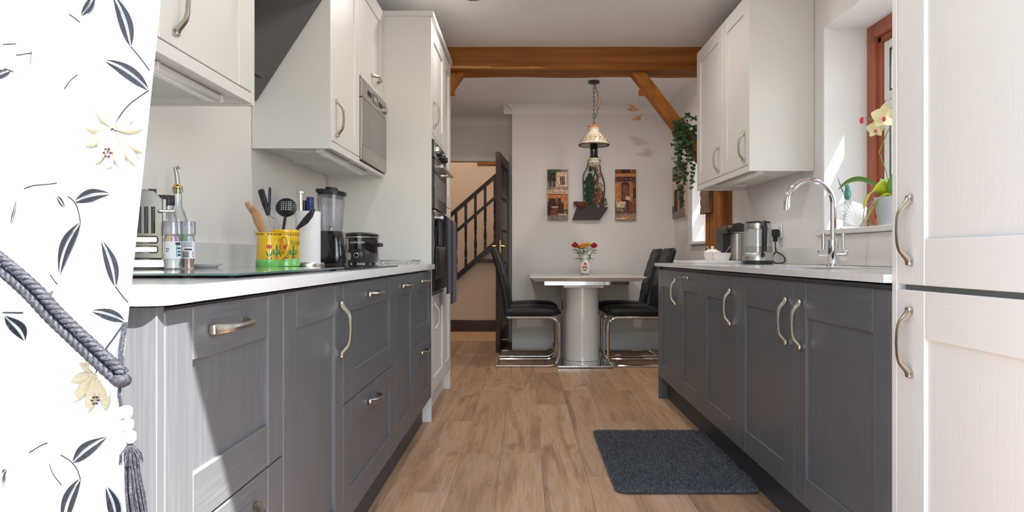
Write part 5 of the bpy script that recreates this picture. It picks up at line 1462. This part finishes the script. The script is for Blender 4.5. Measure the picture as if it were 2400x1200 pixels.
def bowl(label, x, y, r, h, lid):
    t = thing('sugar_bowl', label, 'bowl', (x, y, ZT), 'ribbed bowls on the tray')
    B().lathe([(r * .6, 0), (r * .66, .003), (r * .86, h * .45), (r * .98, h * .85), (r, h), (r * .95, h), (r * .8, h * .4), (r * .5, .006)], (x, y, ZT), 32, cap1=False).obj('body', M['ceramic_pink'], t, smooth=60)
    if lid:
        l = B().lathe([(r * .97, h + .0005), (r * .9, h + .006), (r * .4, h + .018), (r * .14, h + .02), (r * .14, h + .026), (r * .22, h + .032), (r * .1, h + .037)], (x, y, ZT), 28).obj('lid', M['ceramic_white'], t, smooth=50)
    else:
        B().lathe([(r * .88, h * .8), (r * .5, h * .86), (r * .01, h * .9)], (x, y, ZT), 20).obj('sugar', M['salt'], t)
    return t
bowl('pale pink lidded bowl with ribbed sides on the tray', 1.150, 4.205, .054, .062, True)
bowl('pale pink open sugar bowl in front of the lidded one', 1.165, 4.055, .054, .058, False)
for (x, y, dx, lab) in ((1.128, 4.12, -.035, 'teaspoon leaning left out of the bowls'), (1.185, 4.06, .030, 'teaspoon standing in the open sugar bowl')):
    t = thing('teaspoon', lab, 'spoon', (x, y, ZT + .02), 'teaspoons in the bowls')
    B().tube([(x, y, ZT + .054), (x + dx * .5, y, ZT + .073), (x + dx, y, ZT + .098)], [.0022, .003, .0045], 8, flat=.5).obj('handle', M['chrome'], t)
    B().ball((x - dx * .1, y, ZT + .046), .009, 10, 6, (.8, 1, .9)).obj('bowl', M['chrome'], t)
gx, gy_ = 1.245, 4.46
gt = thing('drinking_glass', 'small clear drinking glass behind the bowls', 'glass', (gx, gy_, Z0))
B().lathe([(.024, .0), (.025, .004), (.029, .098), (.0275, .098), (.023, .008)], (gx, gy_, Z0 + .0005), 22, cap1=False).obj('tumbler', M['jar_glass'], gt, smooth=60)

# coffee machine
cx0, cy0 = 1.30, 4.30
cm = thing('coffee_machine', 'black and silver capsule coffee machine beside the kettle', 'coffee machine', (cx0, cy0, Z0))
def cmx(u): return cx0 + u
b = B(); b.prism([(-.068, .0), (.068, 0), (.068, .19), (-.068, .19)], lambda u, v, d: (cx0 + u, cy0 + d, Z0 + .0005 + v), -.04, .12); bmesh.ops.bevel(b.bm, geom=list(b.bm.edges), offset=.006, segments=2, affect='EDGES'); b.obj('body', M['black_plastic'], cm, smooth=40)
hp_ = []
for i in range(13):
    a = pi * i / 12; hp_.append((.058 * cos(a) + .008, .195 + .055 * sin(a)))
b = B(); b.prism(hp_ + [(-.062, .192)], lambda u, v, d: (cx0 + u, cy0 + d, Z0 + v), -.115, .12); b.obj('domed_head', M['black_gloss'], cm, smooth=30)
b = B(); b.prism([(-.070, .185), (-.056, .185), (-.056, .232), (-.07, .215)], lambda u, v, d: (cx0 + u, cy0 + d, Z0 + v), -.11, .12); b.prism([(-.07, .001), (-.052, .001), (-.052, .187), (-.07, .187)], lambda u, v, d: (cx0 + u, cy0 + d, Z0 + v), -.046, -.039); b.obj('side_cover', M['black_plastic'], cm, smooth=30)
b = B(); b.lathe([(.044, .02), (.044, .185)], (cx0 + .016, cy0 - .055, Z0), 24); b.obj('water_tank', M['steel_panel'], cm)
b = B(); b.box(cx0 - .062, cx0 + .062, cy0 - .12, cy0 - .04, Z0 + .0005, Z0 + .018, .004); b.obj('drip_tray', M['black_plastic'], cm)
# kettle
kx, ky = 1.292, 3.80
kt = thing('kettle', 'glass kettle with steel collar and black handle', 'kettle', (kx, ky, Z0))
B().lathe([(.080, .0005), (.083, .004), (.083, .014), (.078, .018)], (kx, ky, Z0), 32).obj('power_base', M['black_plastic'], kt)
B().lathe([(.079, .0185), (.082, .022), (.081, .060), (.078, .064)], (kx, ky, Z0), 32).obj('steel_base', M['steel'], kt)
B().lathe([(.079, .0645), (.078, .10), (.072, .195)], (kx, ky, Z0), 36, cap0=False, cap1=False).obj('glass_body', M['jar_glass'], kt, smooth=60)
mat('water', (.55, .58, .58), .05, trans=.6, ior=1.33)
B().lathe([(.0765, .066), (.0755, .100), (.0, .1005)], (kx, ky, Z0), 30).obj('water', M['water'], kt)
B().lathe([(.0725, .1955), (.073, .197), (.071, .226), (.067, .228)], (kx, ky, Z0), 32).obj('steel_collar', M['steel'], kt)
B().lathe([(.067, .2285), (.066, .236), (.050, .240), (.02, .241)], (kx, ky, Z0), 32).obj('lid', M['black_plastic'], kt)
b = B()
hy = ky - .075
b.tube([(kx + .0, ky - .066, Z0 + .228), (kx, ky - .098, Z0 + .226), (kx, ky - .112, Z0 + .20), (kx - .002, ky - .112, Z0 + .13), (kx, ky - .102, Z0 + .075), (kx, ky - .080, Z0 + .045)], [.013, .015, .015, .0145, .013, .011], 12); b.obj('handle', M['black_plastic'], kt, smooth=60)
B().box(kx - .006, kx + .006, ky - .1135, ky - .108, Z0 + .062, Z0 + .07, .001).obj('switch_mark', M['steel'], kt)
# wall sockets, plug and cable
sk_ = thing('double_socket', 'white double wall socket behind the kettle', 'socket', (XR, 4.13, 1.10))
B().box(XR - .010, XR - .0005, 4.058, 4.204, 1.068, 1.154, .003).obj('face_plate', M['white_plastic'], sk_)
for y in (4.09, 4.17): B().box(XR - .014, XR - .0102, y - .008, y + .008, 1.132, 1.146, .002).obj('rocker_switch', M['white_plastic'], sk_)
pg = thing('kettle_plug', 'black plug with looping cable in the wall socket', 'plug', (XR, 4.10, 1.09))
b = B(); b.box(XR - .052, XR - .0145, 4.070, 4.118, 1.072, 1.120, .008, 2); b.box(XR - .045, XR - .022, 4.080, 4.108, 1.045, 1.075, .006, 2); b.obj('plug_body', M['black_plastic'], pg)
b = B(); pts = [(XR - .033, 4.094, 1.046), (XR - .033, 4.09, 1.01), (XR - .028, 4.09, .985), (XR - .03, 4.03, .975), (XR - .03, 3.965, .955), (XR - .03, 3.95, .930), (XR - .035, 3.99, .9185), (XR - .05, 4.05, .9185), (XR - .04, 4.11, .935), (XR - .035, 4.12, .965), (XR - .035, 4.08, .985), (XR - .07, 4.03, .96), (XR - .12, 3.98, .9185), (kx + .05, ky + .07, .9185)]
pv = [Vector(q) for q in pts]; fine = []
for i in range(len(pv) - 1):
    a, b0, c, d = pv[max(i-1, 0)], pv[i], pv[i+1], pv[min(i+2, len(pv)-1)]
    for k in range(5):
        s = k / 5; fine.append(.5 * ((2*b0) + (c - a)*s + (2*a - 5*b0 + 4*c - d)*s*s + (3*b0 - a - 3*c + d)*s**3))
b.tube(fine + [pv[-1]], .0038, 7); b.obj('cable', M['black_soft'], pg)
# tap
tpx, tpy = 1.352, 3.0
tp = thing('kitchen_tap', 'tall chrome swan-neck kitchen tap with two levers', 'tap', (tpx, tpy, Z0))
B().lathe([(.030, .0005), (.030, .006), (.027, .010), (.027, .012)], (tpx, tpy, Z0), 26).obj('base_collar', M['chrome'], tp)
B().lathe([(.023, .012), (.0235, .014), (.0235, .118), (.019, .122)], (tpx, tpy, Z0), 26).obj('column', M['chrome'], tp)
R_ = .106; ztop = zt_(417, tpy) - .012 - R_
pts = [(tpx, tpy, Z0 + .12), (tpx, tpy, ztop - .04), (tpx, tpy, ztop)]
for i in range(1, 25):
    a = pi * 1.02 * i / 24; pts.append((tpx - R_ * (1 - cos(a)), tpy - .02 * i / 24, ztop + R_ * sin(a)))
pts.append((pts[-1][0] - .0015, pts[-1][1], pts[-1][2] - .018))
B().tube(pts, .0125, 14).obj('spout', M['chrome'], tp, smooth=60)
cz_ = Z0 + .062
for s in (-1, 1):
    ux_, uy_ = s * .036, -s * .034
    b = B(); b.tube([(tpx + ux_ * .35, tpy + uy_ * .35, cz_), (tpx + ux_, tpy + uy_, cz_)], .0155, 14)
    b.obj('valve', M['chrome'], tp)
    B().ball((tpx + ux_ * 1.05, tpy + uy_ * 1.05, cz_), .016, 14, 8).obj('valve_cap', M['chrome'], tp)
    b = B(); b.tube([(tpx + ux_ * .85, tpy + uy_ * .85, cz_ + .012), (tpx + ux_ * .85, tpy + uy_ * .85, cz_ + .085)], [.0075, .0095], 12); b.obj('lever', M['chrome'], tp)

# ------------------------------------------------------------------ kitchen window sill things
ZL = KW[2] + .0145
ox, oy = 1.655, 3.10
orc = thing('orchid', 'yellow orchid in a pale grey pot on the kitchen window sill', 'plant', (ox, oy, ZL))
pot = B().lathe([(.046, 0), (.048, .003), (.066, .132), (.067, .136), (.062, .136), (.058, .118)], (ox, oy, ZL), 32, cap1=False).obj('pot', M['pot_grey'], orc, smooth=50)
B().lathe([(.0595, .12), (.03, .126), (.001, .128)], (ox, oy, ZL), 24).obj('bark_chips', M['bark'], orc)
def strap_leaf(base, d, L_, w_, rise, droop, mt, tw=0.0):
    d = Vector(d).normalized(); sd = Vector((-d.y, d.x, tw)).normalized(); b = B()
    def fn(u, v):
        c = Vector(base) + d * L_ * v + Vector((0, 0, rise * sin(v * pi * .62) - droop * v * v))
        ww = w_ * (sin(pi * min(1, .12 + v * .88)) ** .6) * (1 if v < .98 else .3)
        return tuple(c + sd * (u - .5) * ww + Vector((0, 0, .35 * ww * abs(u - .5) * 2 * .5)))
    b.grid(fn, 6, 12); o = b.obj('leaf', mt, orc, smooth=80, recalc=False)
    sm = o.modifiers.new('thick', 'SOLIDIFY'); sm.thickness = .0015
    return o
zb_ = ZL + .13
strap_leaf((ox, oy, zb_), (-.7, -.3, 0), .17, .075, .09, .14, M['leaf_lime'], .9)
strap_leaf((ox, oy, zb_), (-.75, .55, 0), .22, .055, .12, .06, M['leaf_green'], .4)
strap_leaf((ox, oy, zb_), (-.2, -1, 0), .20, .07, .12, .03, M['leaf_green'], .5)
strap_leaf((ox, oy, zb_), (.3, .9, 0), .16, .06, .12, .05, M['leaf_green'])
strap_leaf((ox, oy, zb_), (-.9, .1, 0), .12, .06, .02, .17, M['leaf_lime'], .6)
b = B()
b.tube([(ox + .01, oy, zb_), (ox + .0, oy + .03, zb_ + .12), (ox - .02, oy + .06, zb_ + .22), (ox + .005, oy + .04, zb_ + .30), (ox + .01, oy - .0, zb_ + .345), (ox - .035, oy + .05, zb_ + .37), (ox - .07, oy + .09, zb_ + .385)], .0025, 6)
b.obj('flower_stem', M['leaf_green'], orc)
for k, pts in enumerate(([(ox - .05, oy - .02, zb_), (ox - .085, oy - .01, zb_ - .02), (ox - .10, oy + .01, zb_ - .08), (ox - .06, oy + .03, ZL + .006)], [(ox - .05, oy + .02, zb_), (ox - .095, oy + .04, zb_ - .03), (ox - .09, oy + .07, zb_ - .10), (ox - .02, oy + .09, ZL + .006)], [(ox - .04, oy + .03, zb_ + .0), (ox - .075, oy + .05, zb_ - .04), (ox - .06, oy + .06, ZL + .006)])):
    B().tube(pts, .0022, 6).obj('air_root', M['root_grey'], orc)
def orchid_flower(c, s, face):
    c = Vector(c); f = Vector(face).normalized(); u_ = f.cross(Vector((0, 0, 1))).normalized(); v_ = u_.cross(f)
    b = B()
    for k in range(5):
        a = pi / 2 + 2 * pi * k / 5; dd = u_ * cos(a) + v_ * sin(a); sd = u_ * -sin(a) + v_ * cos(a); w_ = s * (.55 if k in (1, 4) else .38)
        b.grid(lambda u, v: tuple(c + dd * s * v + sd * (u - .5) * 2 * w_ * sin(pi * min(1, .08 + .9 * v)) + f * s * .25 * v * v), 4, 5)
    o = b.obj('blossom', M['petal_cream'], orc, smooth=80, recalc=False)
    B().ball(tuple(c + f * s * .2 - v_ * s * .25), s * .16, 8, 6, (1, 1, 1.3)).obj('lip', M['petal_pink'], o)
orchid_flower((ox - .020, oy + .015, zb_ + .375), .056, (-.5, -1, .1))
orchid_flower((ox - .045, oy + .04, zb_ + .325), .040, (-.6, -.9, -.3))
b = B(); b.ball((ox - .078, oy + .10, zb_ + .375), .012, 8, 6, (1, 1, 1.4)); b.obj('bud', M['petal_pink'], orc)
# shell-like glass ornament
gxo, gyo = 1.60, 3.36
go = thing('glass_ornament', 'clear ribbed fan-shaped glass ornament on the kitchen sill', 'ornament', (gxo, gyo, ZL))
b = B()
def fan(u, v):
    a = pi * (.12 + .62 * u); r = .135 * v; bul = .022 * sin(pi * v) + .003 * cos(u * 60) * v
    return (gxo + .035 - r * cos(a - .35) * .9, gyo - bul, ZL + .012 + r * sin(a) * .95)
b.grid(fan, 40, 8); o = b.obj('ribbed_fan', M['ornament_glass'], go, smooth=80, recalc=False); sm = o.modifiers.new('thick', 'SOLIDIFY'); sm.thickness = .003
B().box(gxo - .05, gxo + .06, gyo - .02, gyo + .015, ZL, ZL + .012, .004).obj('foot', M['ceramic_pink'], go)
bo = thing('bird_figurine', 'small green glass bird figurine perched behind the fan ornament', 'figurine', (1.605, 3.42, ZL))
mat('green_glass', (.05, .25, .20), .15, coat=.5); mat('blue_glass', (.08, .16, .22), .2, coat=.4)
zo = ZL + .16
b = B(); b.tube([(1.605, 3.42, ZL + .001), (1.605, 3.42, zo)], [.018, .004], 10); b.obj('perch', M['ornament_glass'], bo)
b = B(); b.ball((1.612, 3.42, zo + .02), .022, 14, 8, (.8, .7, 1.5)); b.ball((1.606, 3.41, zo + .055), .012, 10, 6); b.obj('body', M['green_glass'], bo)
b = B()
for k in range(5): b.tube([(1.590, 3.42, zo + .03), (1.572 - .002 * k, 3.42 - .006 + .003 * k, zo + .06 + .012 * k)], [.003, .001], 5)
b.obj('tail', M['blue_glass'], bo)
# small figure on the dining sill
fg = thing('sill_figurine', 'small reddish terracotta figurine on the dining window sill', 'figurine', (1.565, 5.72, DW[2] + .0145))
zf = DW[2] + .0145
mat('terracotta', (.42, .13, .06), .6)
b = B(); b.lathe([(.030, 0), (.032, .02), (.022, .05), (.026, .075), (.012, .092), (.010, .096)], (1.555, 5.72, zf), 16); b.obj('body', M['terracotta'], fg, smooth=60)
B().ball((1.555, 5.72, zf + .112), .019, 12, 8).obj('head', M['terracotta'], fg)

# ------------------------------------------------------------------ rug
rg = thing('rug', 'dark grey shaggy rug on the oak floor before the sink cabinets', 'rug', (.665, 3.22, 0))
RX0, RX1, RY0, RY1 = .365, .948, 2.745, 3.70
b = B()
b.rings([[(u, v, z) for u, v in rrect(RX0 + i_, RX1 - i_, RY0 + i_, RY1 - i_, .05)] for z, i_ in ((.0005, .004), (.006, .0), (.011, .004), (.012, .012))])
b.obj('backing', M['rug_pile'], rg, smooth=0)
rt = random.Random(3); vs, fs = [], []
for k in range(42000):
    x, y = rt.uniform(RX0 - .002, RX1 + .002), rt.uniform(RY0 - .002, RY1 + .002)
    ex = max(RX0 + .04 - x, x - RX1 + .04, 0); ey = max(RY0 + .04 - y, y - RY1 + .04, 0)
    if ex * ex + ey * ey > .043 ** 2: continue
    a = rt.uniform(0, 2 * pi); w_ = .0032; h = rt.uniform(.008, .015); dx, dy = rt.uniform(-.008, .008), rt.uniform(-.008, .008)
    n = len(vs)
    vs += [(x + w_ * cos(a), y + w_ * sin(a), .009), (x - w_ * cos(a), y - w_ * sin(a), .009), (x + dx, y + dy, .009 + h)]
    fs.append((n, n + 1, n + 2))
me = bpy.data.meshes.new('pile'); me.from_pydata([(x - .665, y - 3.22, z) for x, y, z in vs], [], fs); me.materials.append(M['rug_tuft'])
o = bpy.data.objects.new('pile', me); COL.objects.link(o); o.parent = rg; o['kind'] = 'stuff'

# ------------------------------------------------------------------ curtain
CYD = 0.65
KX_ = 1600 / CYD
def c2x(xp): return (xp - 1232) / KX_
def c2z(yp): return CAM_H + (601 - yp) / KX_
EDGE = [(2.25, c2x(470)), (c2z(0), c2x(372)), (c2z(690), c2x(301)), (c2z(890), c2x(280)), (c2z(945), c2x(277)), (c2z(1075), c2x(294)), (c2z(1200), c2x(307)), (.35, c2x(335)), (0.02, c2x(350))]
def edge_x(z):
    for (z0, x0), (z1, x1) in zip(EDGE, EDGE[1:]):
        if z1 <= z <= z0: return x0 + (x1 - x0) * (z0 - z) / (z0 - z1)
    return EDGE[0][1] if z > 2 else EDGE[-1][1]
CXL = -0.98
def cur_y(x, z):
    e = edge_x(z); s = e - x                        # distance from the leading edge
    g = .75 + .25 * min(1, abs(z - c2z(890)) / .5)
    f = 0
    f += .0035 * cos(s / .070 * 2 * pi) * math.exp(-s / .15)
    if s > .062:
        q = s - .062; am = min(1, q / .03)
        f += am * g * (.0085 * (1 - cos(2 * pi * q / .046)) + .006 * sin(2 * pi * q / .105 + 1 + 1.5 * z))
    return CYD + f
cu = thing('curtain', 'white curtain with embroidered leaves and flowers, tied back at the left edge', 'curtain', (-.6, CYD, 0))
b = B()
def cf(u, v):
    z = 0.02 + 2.23 * v; e = edge_x(z); x = e + (CXL - e) * u
    return (x, cur_y(x, z), z)
b.grid(cf, 420, 110)
o = b.obj('cloth', M['curtain_cloth'], cu, smooth=80); sm = o.modifiers.new('thick', 'SOLIDIFY'); sm.thickness = .0008; sm.offset = 0
B().tube([(CXL - .04, CYD + .01, 2.262), (c2x(470) + .25, CYD + .01, 2.262)], .012, 12).obj('rail', M['white_plastic'], cu)
OFF = .0024
def cp(xp, yp, k=1.0):
    x, z = c2x(xp), c2z(yp)
    return (x, cur_y(x, z) - OFF * k, z)
def emb_leaf(b, base, tip, w_, bend=0.0):
    bx, by = base; tx2, ty2 = tip; L_ = math.hypot(tx2 - bx, ty2 - by); ux, uy = (tx2 - bx) / L_, (ty2 - by) / L_; nx, ny = -uy, ux
    N_ = 14
    for s in (-1, 1):
        prev = None
        for i in range(N_ + 1):
            f = i / N_; cb = bend * L_ * sin(pi * f)
            mid = .045 * w_ + .10 * w_ * sin(pi * f)
            wd = w_ * .5 * sin(pi * f ** .85) ** .9
            wd = max(wd, mid)
            a = cp(bx + ux * L_ * f + nx * (cb + s * mid * .8), by + uy * L_ * f + ny * (cb + s * mid * .8)); c = cp(bx + ux * L_ * f + nx * (cb + s * wd), by + uy * L_ * f + ny * (cb + s * wd))
            va_, vb_ = b.bm.verts.new(a), b.bm.verts.new(c)
            if prev: b._face([prev[0], prev[1], vb_, va_])
            prev = (va_, vb_)
def emb_stem(b, pts, w_=3.2):
    P = [Vector((p_[0], p_[1], 0)) for p_ in pts]; fine = []
    for i in range(len(P) - 1):
        a, b0, c, d = P[max(i-1, 0)], P[i], P[i+1], P[min(i+2, len(P)-1)]
        for k in range(8):
            s = k / 8; fine.append(.5 * ((2*b0) + (c - a)*s + (2*a - 5*b0 + 4*c - d)*s*s + (3*b0 - a - 3*c + d)*s**3))
    fine.append(P[-1]); prev = None
    for i, q in enumerate(fine):
        t = (fine[min(i+1, len(fine)-1)] - fine[max(i-1, 0)]).normalized(); n_ = Vector((-t.y, t.x, 0)) * w_ / 2
        v0, v1 = b.bm.verts.new(cp(q.x + n_.x, q.y + n_.y)), b.bm.verts.new(cp(q.x - n_.x, q.y - n_.y))
        if prev: b._face([prev[0], prev[1], v1, v0])
        prev = (v0, v1)
LEAVES = [((311, 112), (270, -12), 30, .06), ((347, 211), (248, 143), 30, .08), ((176, 473), (268, 455), 30, -.06), ((193, 522), (138, 648), 34, .10), ((272, 672), (244, 560), 26, .05), ((291, 754), (220, 727), 26, .06), ((176, 1082), (253, 1023), 32, -.05), ((196, 1118), (150, 1250), 34, .1),
          ((275, 1232), (252, 1135), 26, .05), ((0, 522), (53, 472), 30, -.05), ((187, 36), (226, -16), 24, .05), ((60, 120), (77, 168), 16, -.1), ((26, 738), (57, 800), 24, -.1), ((123, 458), (152, 488), 14, 0), ((-12, 1150), (34, 1091), 26, -.05), ((102, 697), (125, 680), 8, 0), ((-30, 185), (6, 155), 18, 0)]
for l_ in LEAVES:
    b = B(); emb_leaf(b, *l_); b.obj('embroidered_leaf', M['thread_dark'], cu, smooth=0, recalc=False)
STEMS = [[(311, 112), (330, 137), (349, 165)], [(347, 211), (312, 240), (290, 268), (273, 303)], [(158, 460), (176, 474), (187, 496), (193, 524)], [(272, 672), (286, 694), (299, 709)], [(291, 755), (268, 790), (243, 830), (230, 872)], [(143, 1066), (168, 1078), (186, 1095), (196, 1120)],
         [(13, 120), (34, 113), (62, 118), (79, 126)], [(0, 735), (28, 731), (58, 733)], [(140, 205), (155, 187), (180, 175)], [(70, 445), (88, 435), (123, 427)], [(152, 28), (183, 50)], [(108, 644), (133, 667)], [(63, 1063), (82, 1050), (106, 1040)], [(109, 1090), (120, 1112), (145, 1137)], [(-5, 100), (14, 93)], [(-5, 155), (8, 160)]]
for s_ in STEMS:
    b = B(); emb_stem(b, s_); b.obj('embroidered_stem', M['thread_dark'], cu, smooth=0, recalc=False)
def emb_petal(b, base, tip, w_):
    bx, by = base; tx2, ty2 = tip; L_ = math.hypot(tx2 - bx, ty2 - by); ux, uy = (tx2 - bx) / L_, (ty2 - by) / L_; nx, ny = -uy, ux; prev = None
    for i in range(11):
        f = i / 10; wd = max(w_ * .5 * sin(pi * min(1, f ** 1.25 * .96 + .03)) ** .7, .6)
        r_ = [b.bm.verts.new(cp(bx + ux * L_ * f + nx * wd * s, by + uy * L_ * f + ny * wd * s, .9 if abs(s) == 1 else 1.7)) for s in (-1, -.5, 0, .5, 1)]
        if prev:
            for k in range(4): b._face([prev[k], prev[k+1], r_[k+1], r_[k]])
        prev = r_
def emb_flower(pet, core, cw):
    for p_ in pet:
        b = B(); emb_petal(b, *p_); b.obj('embroidered_petal', M['thread_beige'], cu, smooth=60, recalc=False)
    b = B()
    for k in range(6):
        a = k * 1.05; b.poly([cp(core[0] + cw * .55 * cos(a) + cw * .28 * cos(t_), core[1] + cw * .75 * sin(a) + cw * .22 * sin(t_), 2.0) for t_ in [2*pi*j/6 for j in range(6)]])
    b.obj('embroidered_centre', M['thread_plum'], cu, smooth=0, recalc=False)
emb_flower([((272, 303), (228, 252), 24), ((272, 303), (262, 246), 20), ((274, 303), (316, 266), 24), ((276, 305), (332, 302), 22), ((270, 305), (203, 300), 28), ((268, 306), (204, 345), 28), ((262, 308), (232, 388), 26), ((270, 310), (240, 352), 24), ((273, 308), (268, 360), 22), ((280, 312), (336, 358), 24), ((282, 318), (322, 392), 24), ((276, 312), (288, 400), 26), ((266, 360), (258, 398), 22)], (262, 361), 13)
emb_flower([((229, 872), (174, 893), 24), ((226, 876), (178, 942), 24), ((228, 876), (213, 966), 24), ((230, 874), (222, 930), 20), ((233, 872), (234, 930), 22), ((238, 874), (250, 962), 22), ((244, 850), (262, 822), 20), ((240, 862), (268, 850), 18), ((222, 872), (196, 848), 16), ((215, 868), (214, 826), 14)], (231, 936), 11)

# ---- twisted tie-back rope with tassel
tb_ = thing('tieback_rope', 'grey twisted rope tie-back with crystal beads and a tassel', 'tie-back', (-.37, .62, .84))
def d3(xp, yp, Y): return Vector(((xp - 1232) * Y / 1600, Y, CAM_H + (601 - yp) * Y / 1600))
RYD = CYD - .022
kn = d3(282, 884, RYD)
path = [Vector((-1.04, .505, 1.30)), Vector((-.86, .56, 1.22)), Vector((-.66, CYD - .028, 1.085)), d3(0, 618, RYD), d3(140, 752, RYD), kn]
fine = []
for i in range(len(path) - 1):
    a, b0, c, d = path[max(i-1, 0)], path[i], path[i+1], path[min(i+2, len(path)-1)]
    for k in range(60):
        s = k / 60; fine.append(.5 * ((2*b0) + (c - a)*s + (2*a - 5*b0 + 4*c - d)*s*s + (3*b0 - a - 3*c + d)*s**3))
fine.append(path[-1])
def rope(off, nm):
    b = B(); acc = 0; cen = []
    for i, q in enumerate(fine):
        t = (fine[min(i+1, len(fine)-1)] - fine[max(i-1, 0)]).normalized(); sd = t.cross(Vector((0, 1, 0))).normalized()
        if i: acc += (q - fine[i-1]).length
        cen.append((q + sd * off, t, sd, acc))
    for k in range(3):
        pts = []
        for q, t, sd, ac in cen:
            up2 = sd.cross(t); ph = ac / .0125 * 2 * pi / 1.5 * (1 if off > 0 else -1) + 2 * pi * k / 3
            pts.append(q + (sd * cos(ph) + up2 * sin(ph)) * .0024)
        b.tube(pts, .0027, 6)
    return b.obj(nm, M['rope_grey'], tb_, smooth=70)
rope(.0048, 'rope_strand'); rope(-.0048, 'rope_strand')
B().ball(tuple(kn + Vector((.001, 0, -.003))), .0085, 12, 8, (1, 1, .8)).obj('knot', M['rope_grey'], tb_)
tyy = CYD - .024
b = B(); b.tube([tuple(kn), tuple(d3(279, 925, tyy)), tuple(d3(284, 955, tyy)), tuple(d3(299, 1040, tyy))], .0018, 6); b.obj('cord', M['rope_grey'], tb_)
b = B(); b.tube([tuple(d3(293, 755, CYD - .006)), tuple(d3(284, 820, CYD - .012)), tuple(kn)], .0028, 6); b.obj('loop_cord', M['rope_grey'], tb_)
for (xp, yp, s_) in ((290, 966, 7.2), (294, 996, 6.6), (299, 1024, 7.0)):
    b = B(); r_ = s_ * .9e-3
    b.lathe([(r_ * .55, -.0055), (r_, -.003), (r_, .003), (r_ * .55, .0055)], tuple(d3(xp + 3, yp, tyy)), 8); b.obj('crystal_bead', M['crystal'], tb_, smooth=0)
th0, th1 = d3(304, 1040, tyy), d3(328, 1260, tyy)
rt2 = random.Random(8)
b = B(); b.tube([th0, th0.lerp(th1, .1), th0.lerp(th1, .22)], [.002, .0055, .0062], 10)
for k in range(90):
    a = rt2.uniform(0, 2 * pi); r0 = .0048 * sqrt(rt2.random()); r1 = .0088 * sqrt(rt2.random())
    b.tube([th0.lerp(th1, .06) + Vector((r0 * cos(a), r0 * sin(a), 0)), th0.lerp(th1, .5) + Vector((r1 * .85 * cos(a), r1 * .85 * sin(a), 0)), th1 + Vector((r1 * cos(a + .3), r1 * sin(a + .3), rt2.uniform(-.004, .004)))], .0007, 4)
for k in range(16):
    a = 2 * pi * k / 16; b.tube([th0.lerp(th1, .03) + Vector((.003 * cos(a), .003 * sin(a), 0)), th0.lerp(th1, .10) + Vector((.0085 * cos(a), .0085 * sin(a), -.001)), th0.lerp(th1, .16) + Vector((.0095 * cos(a), .0095 * sin(a), -.004))], .0006, 4)
b.obj('tassel', M['rope_grey'], tb_, smooth=60)
b = B(); b.tube([(-1.04, .5005, 1.30), (-1.04, .52, 1.30), (-1.04, .53, 1.32)], .005, 8); b.obj('wall_hook', M['chrome'], tb_)
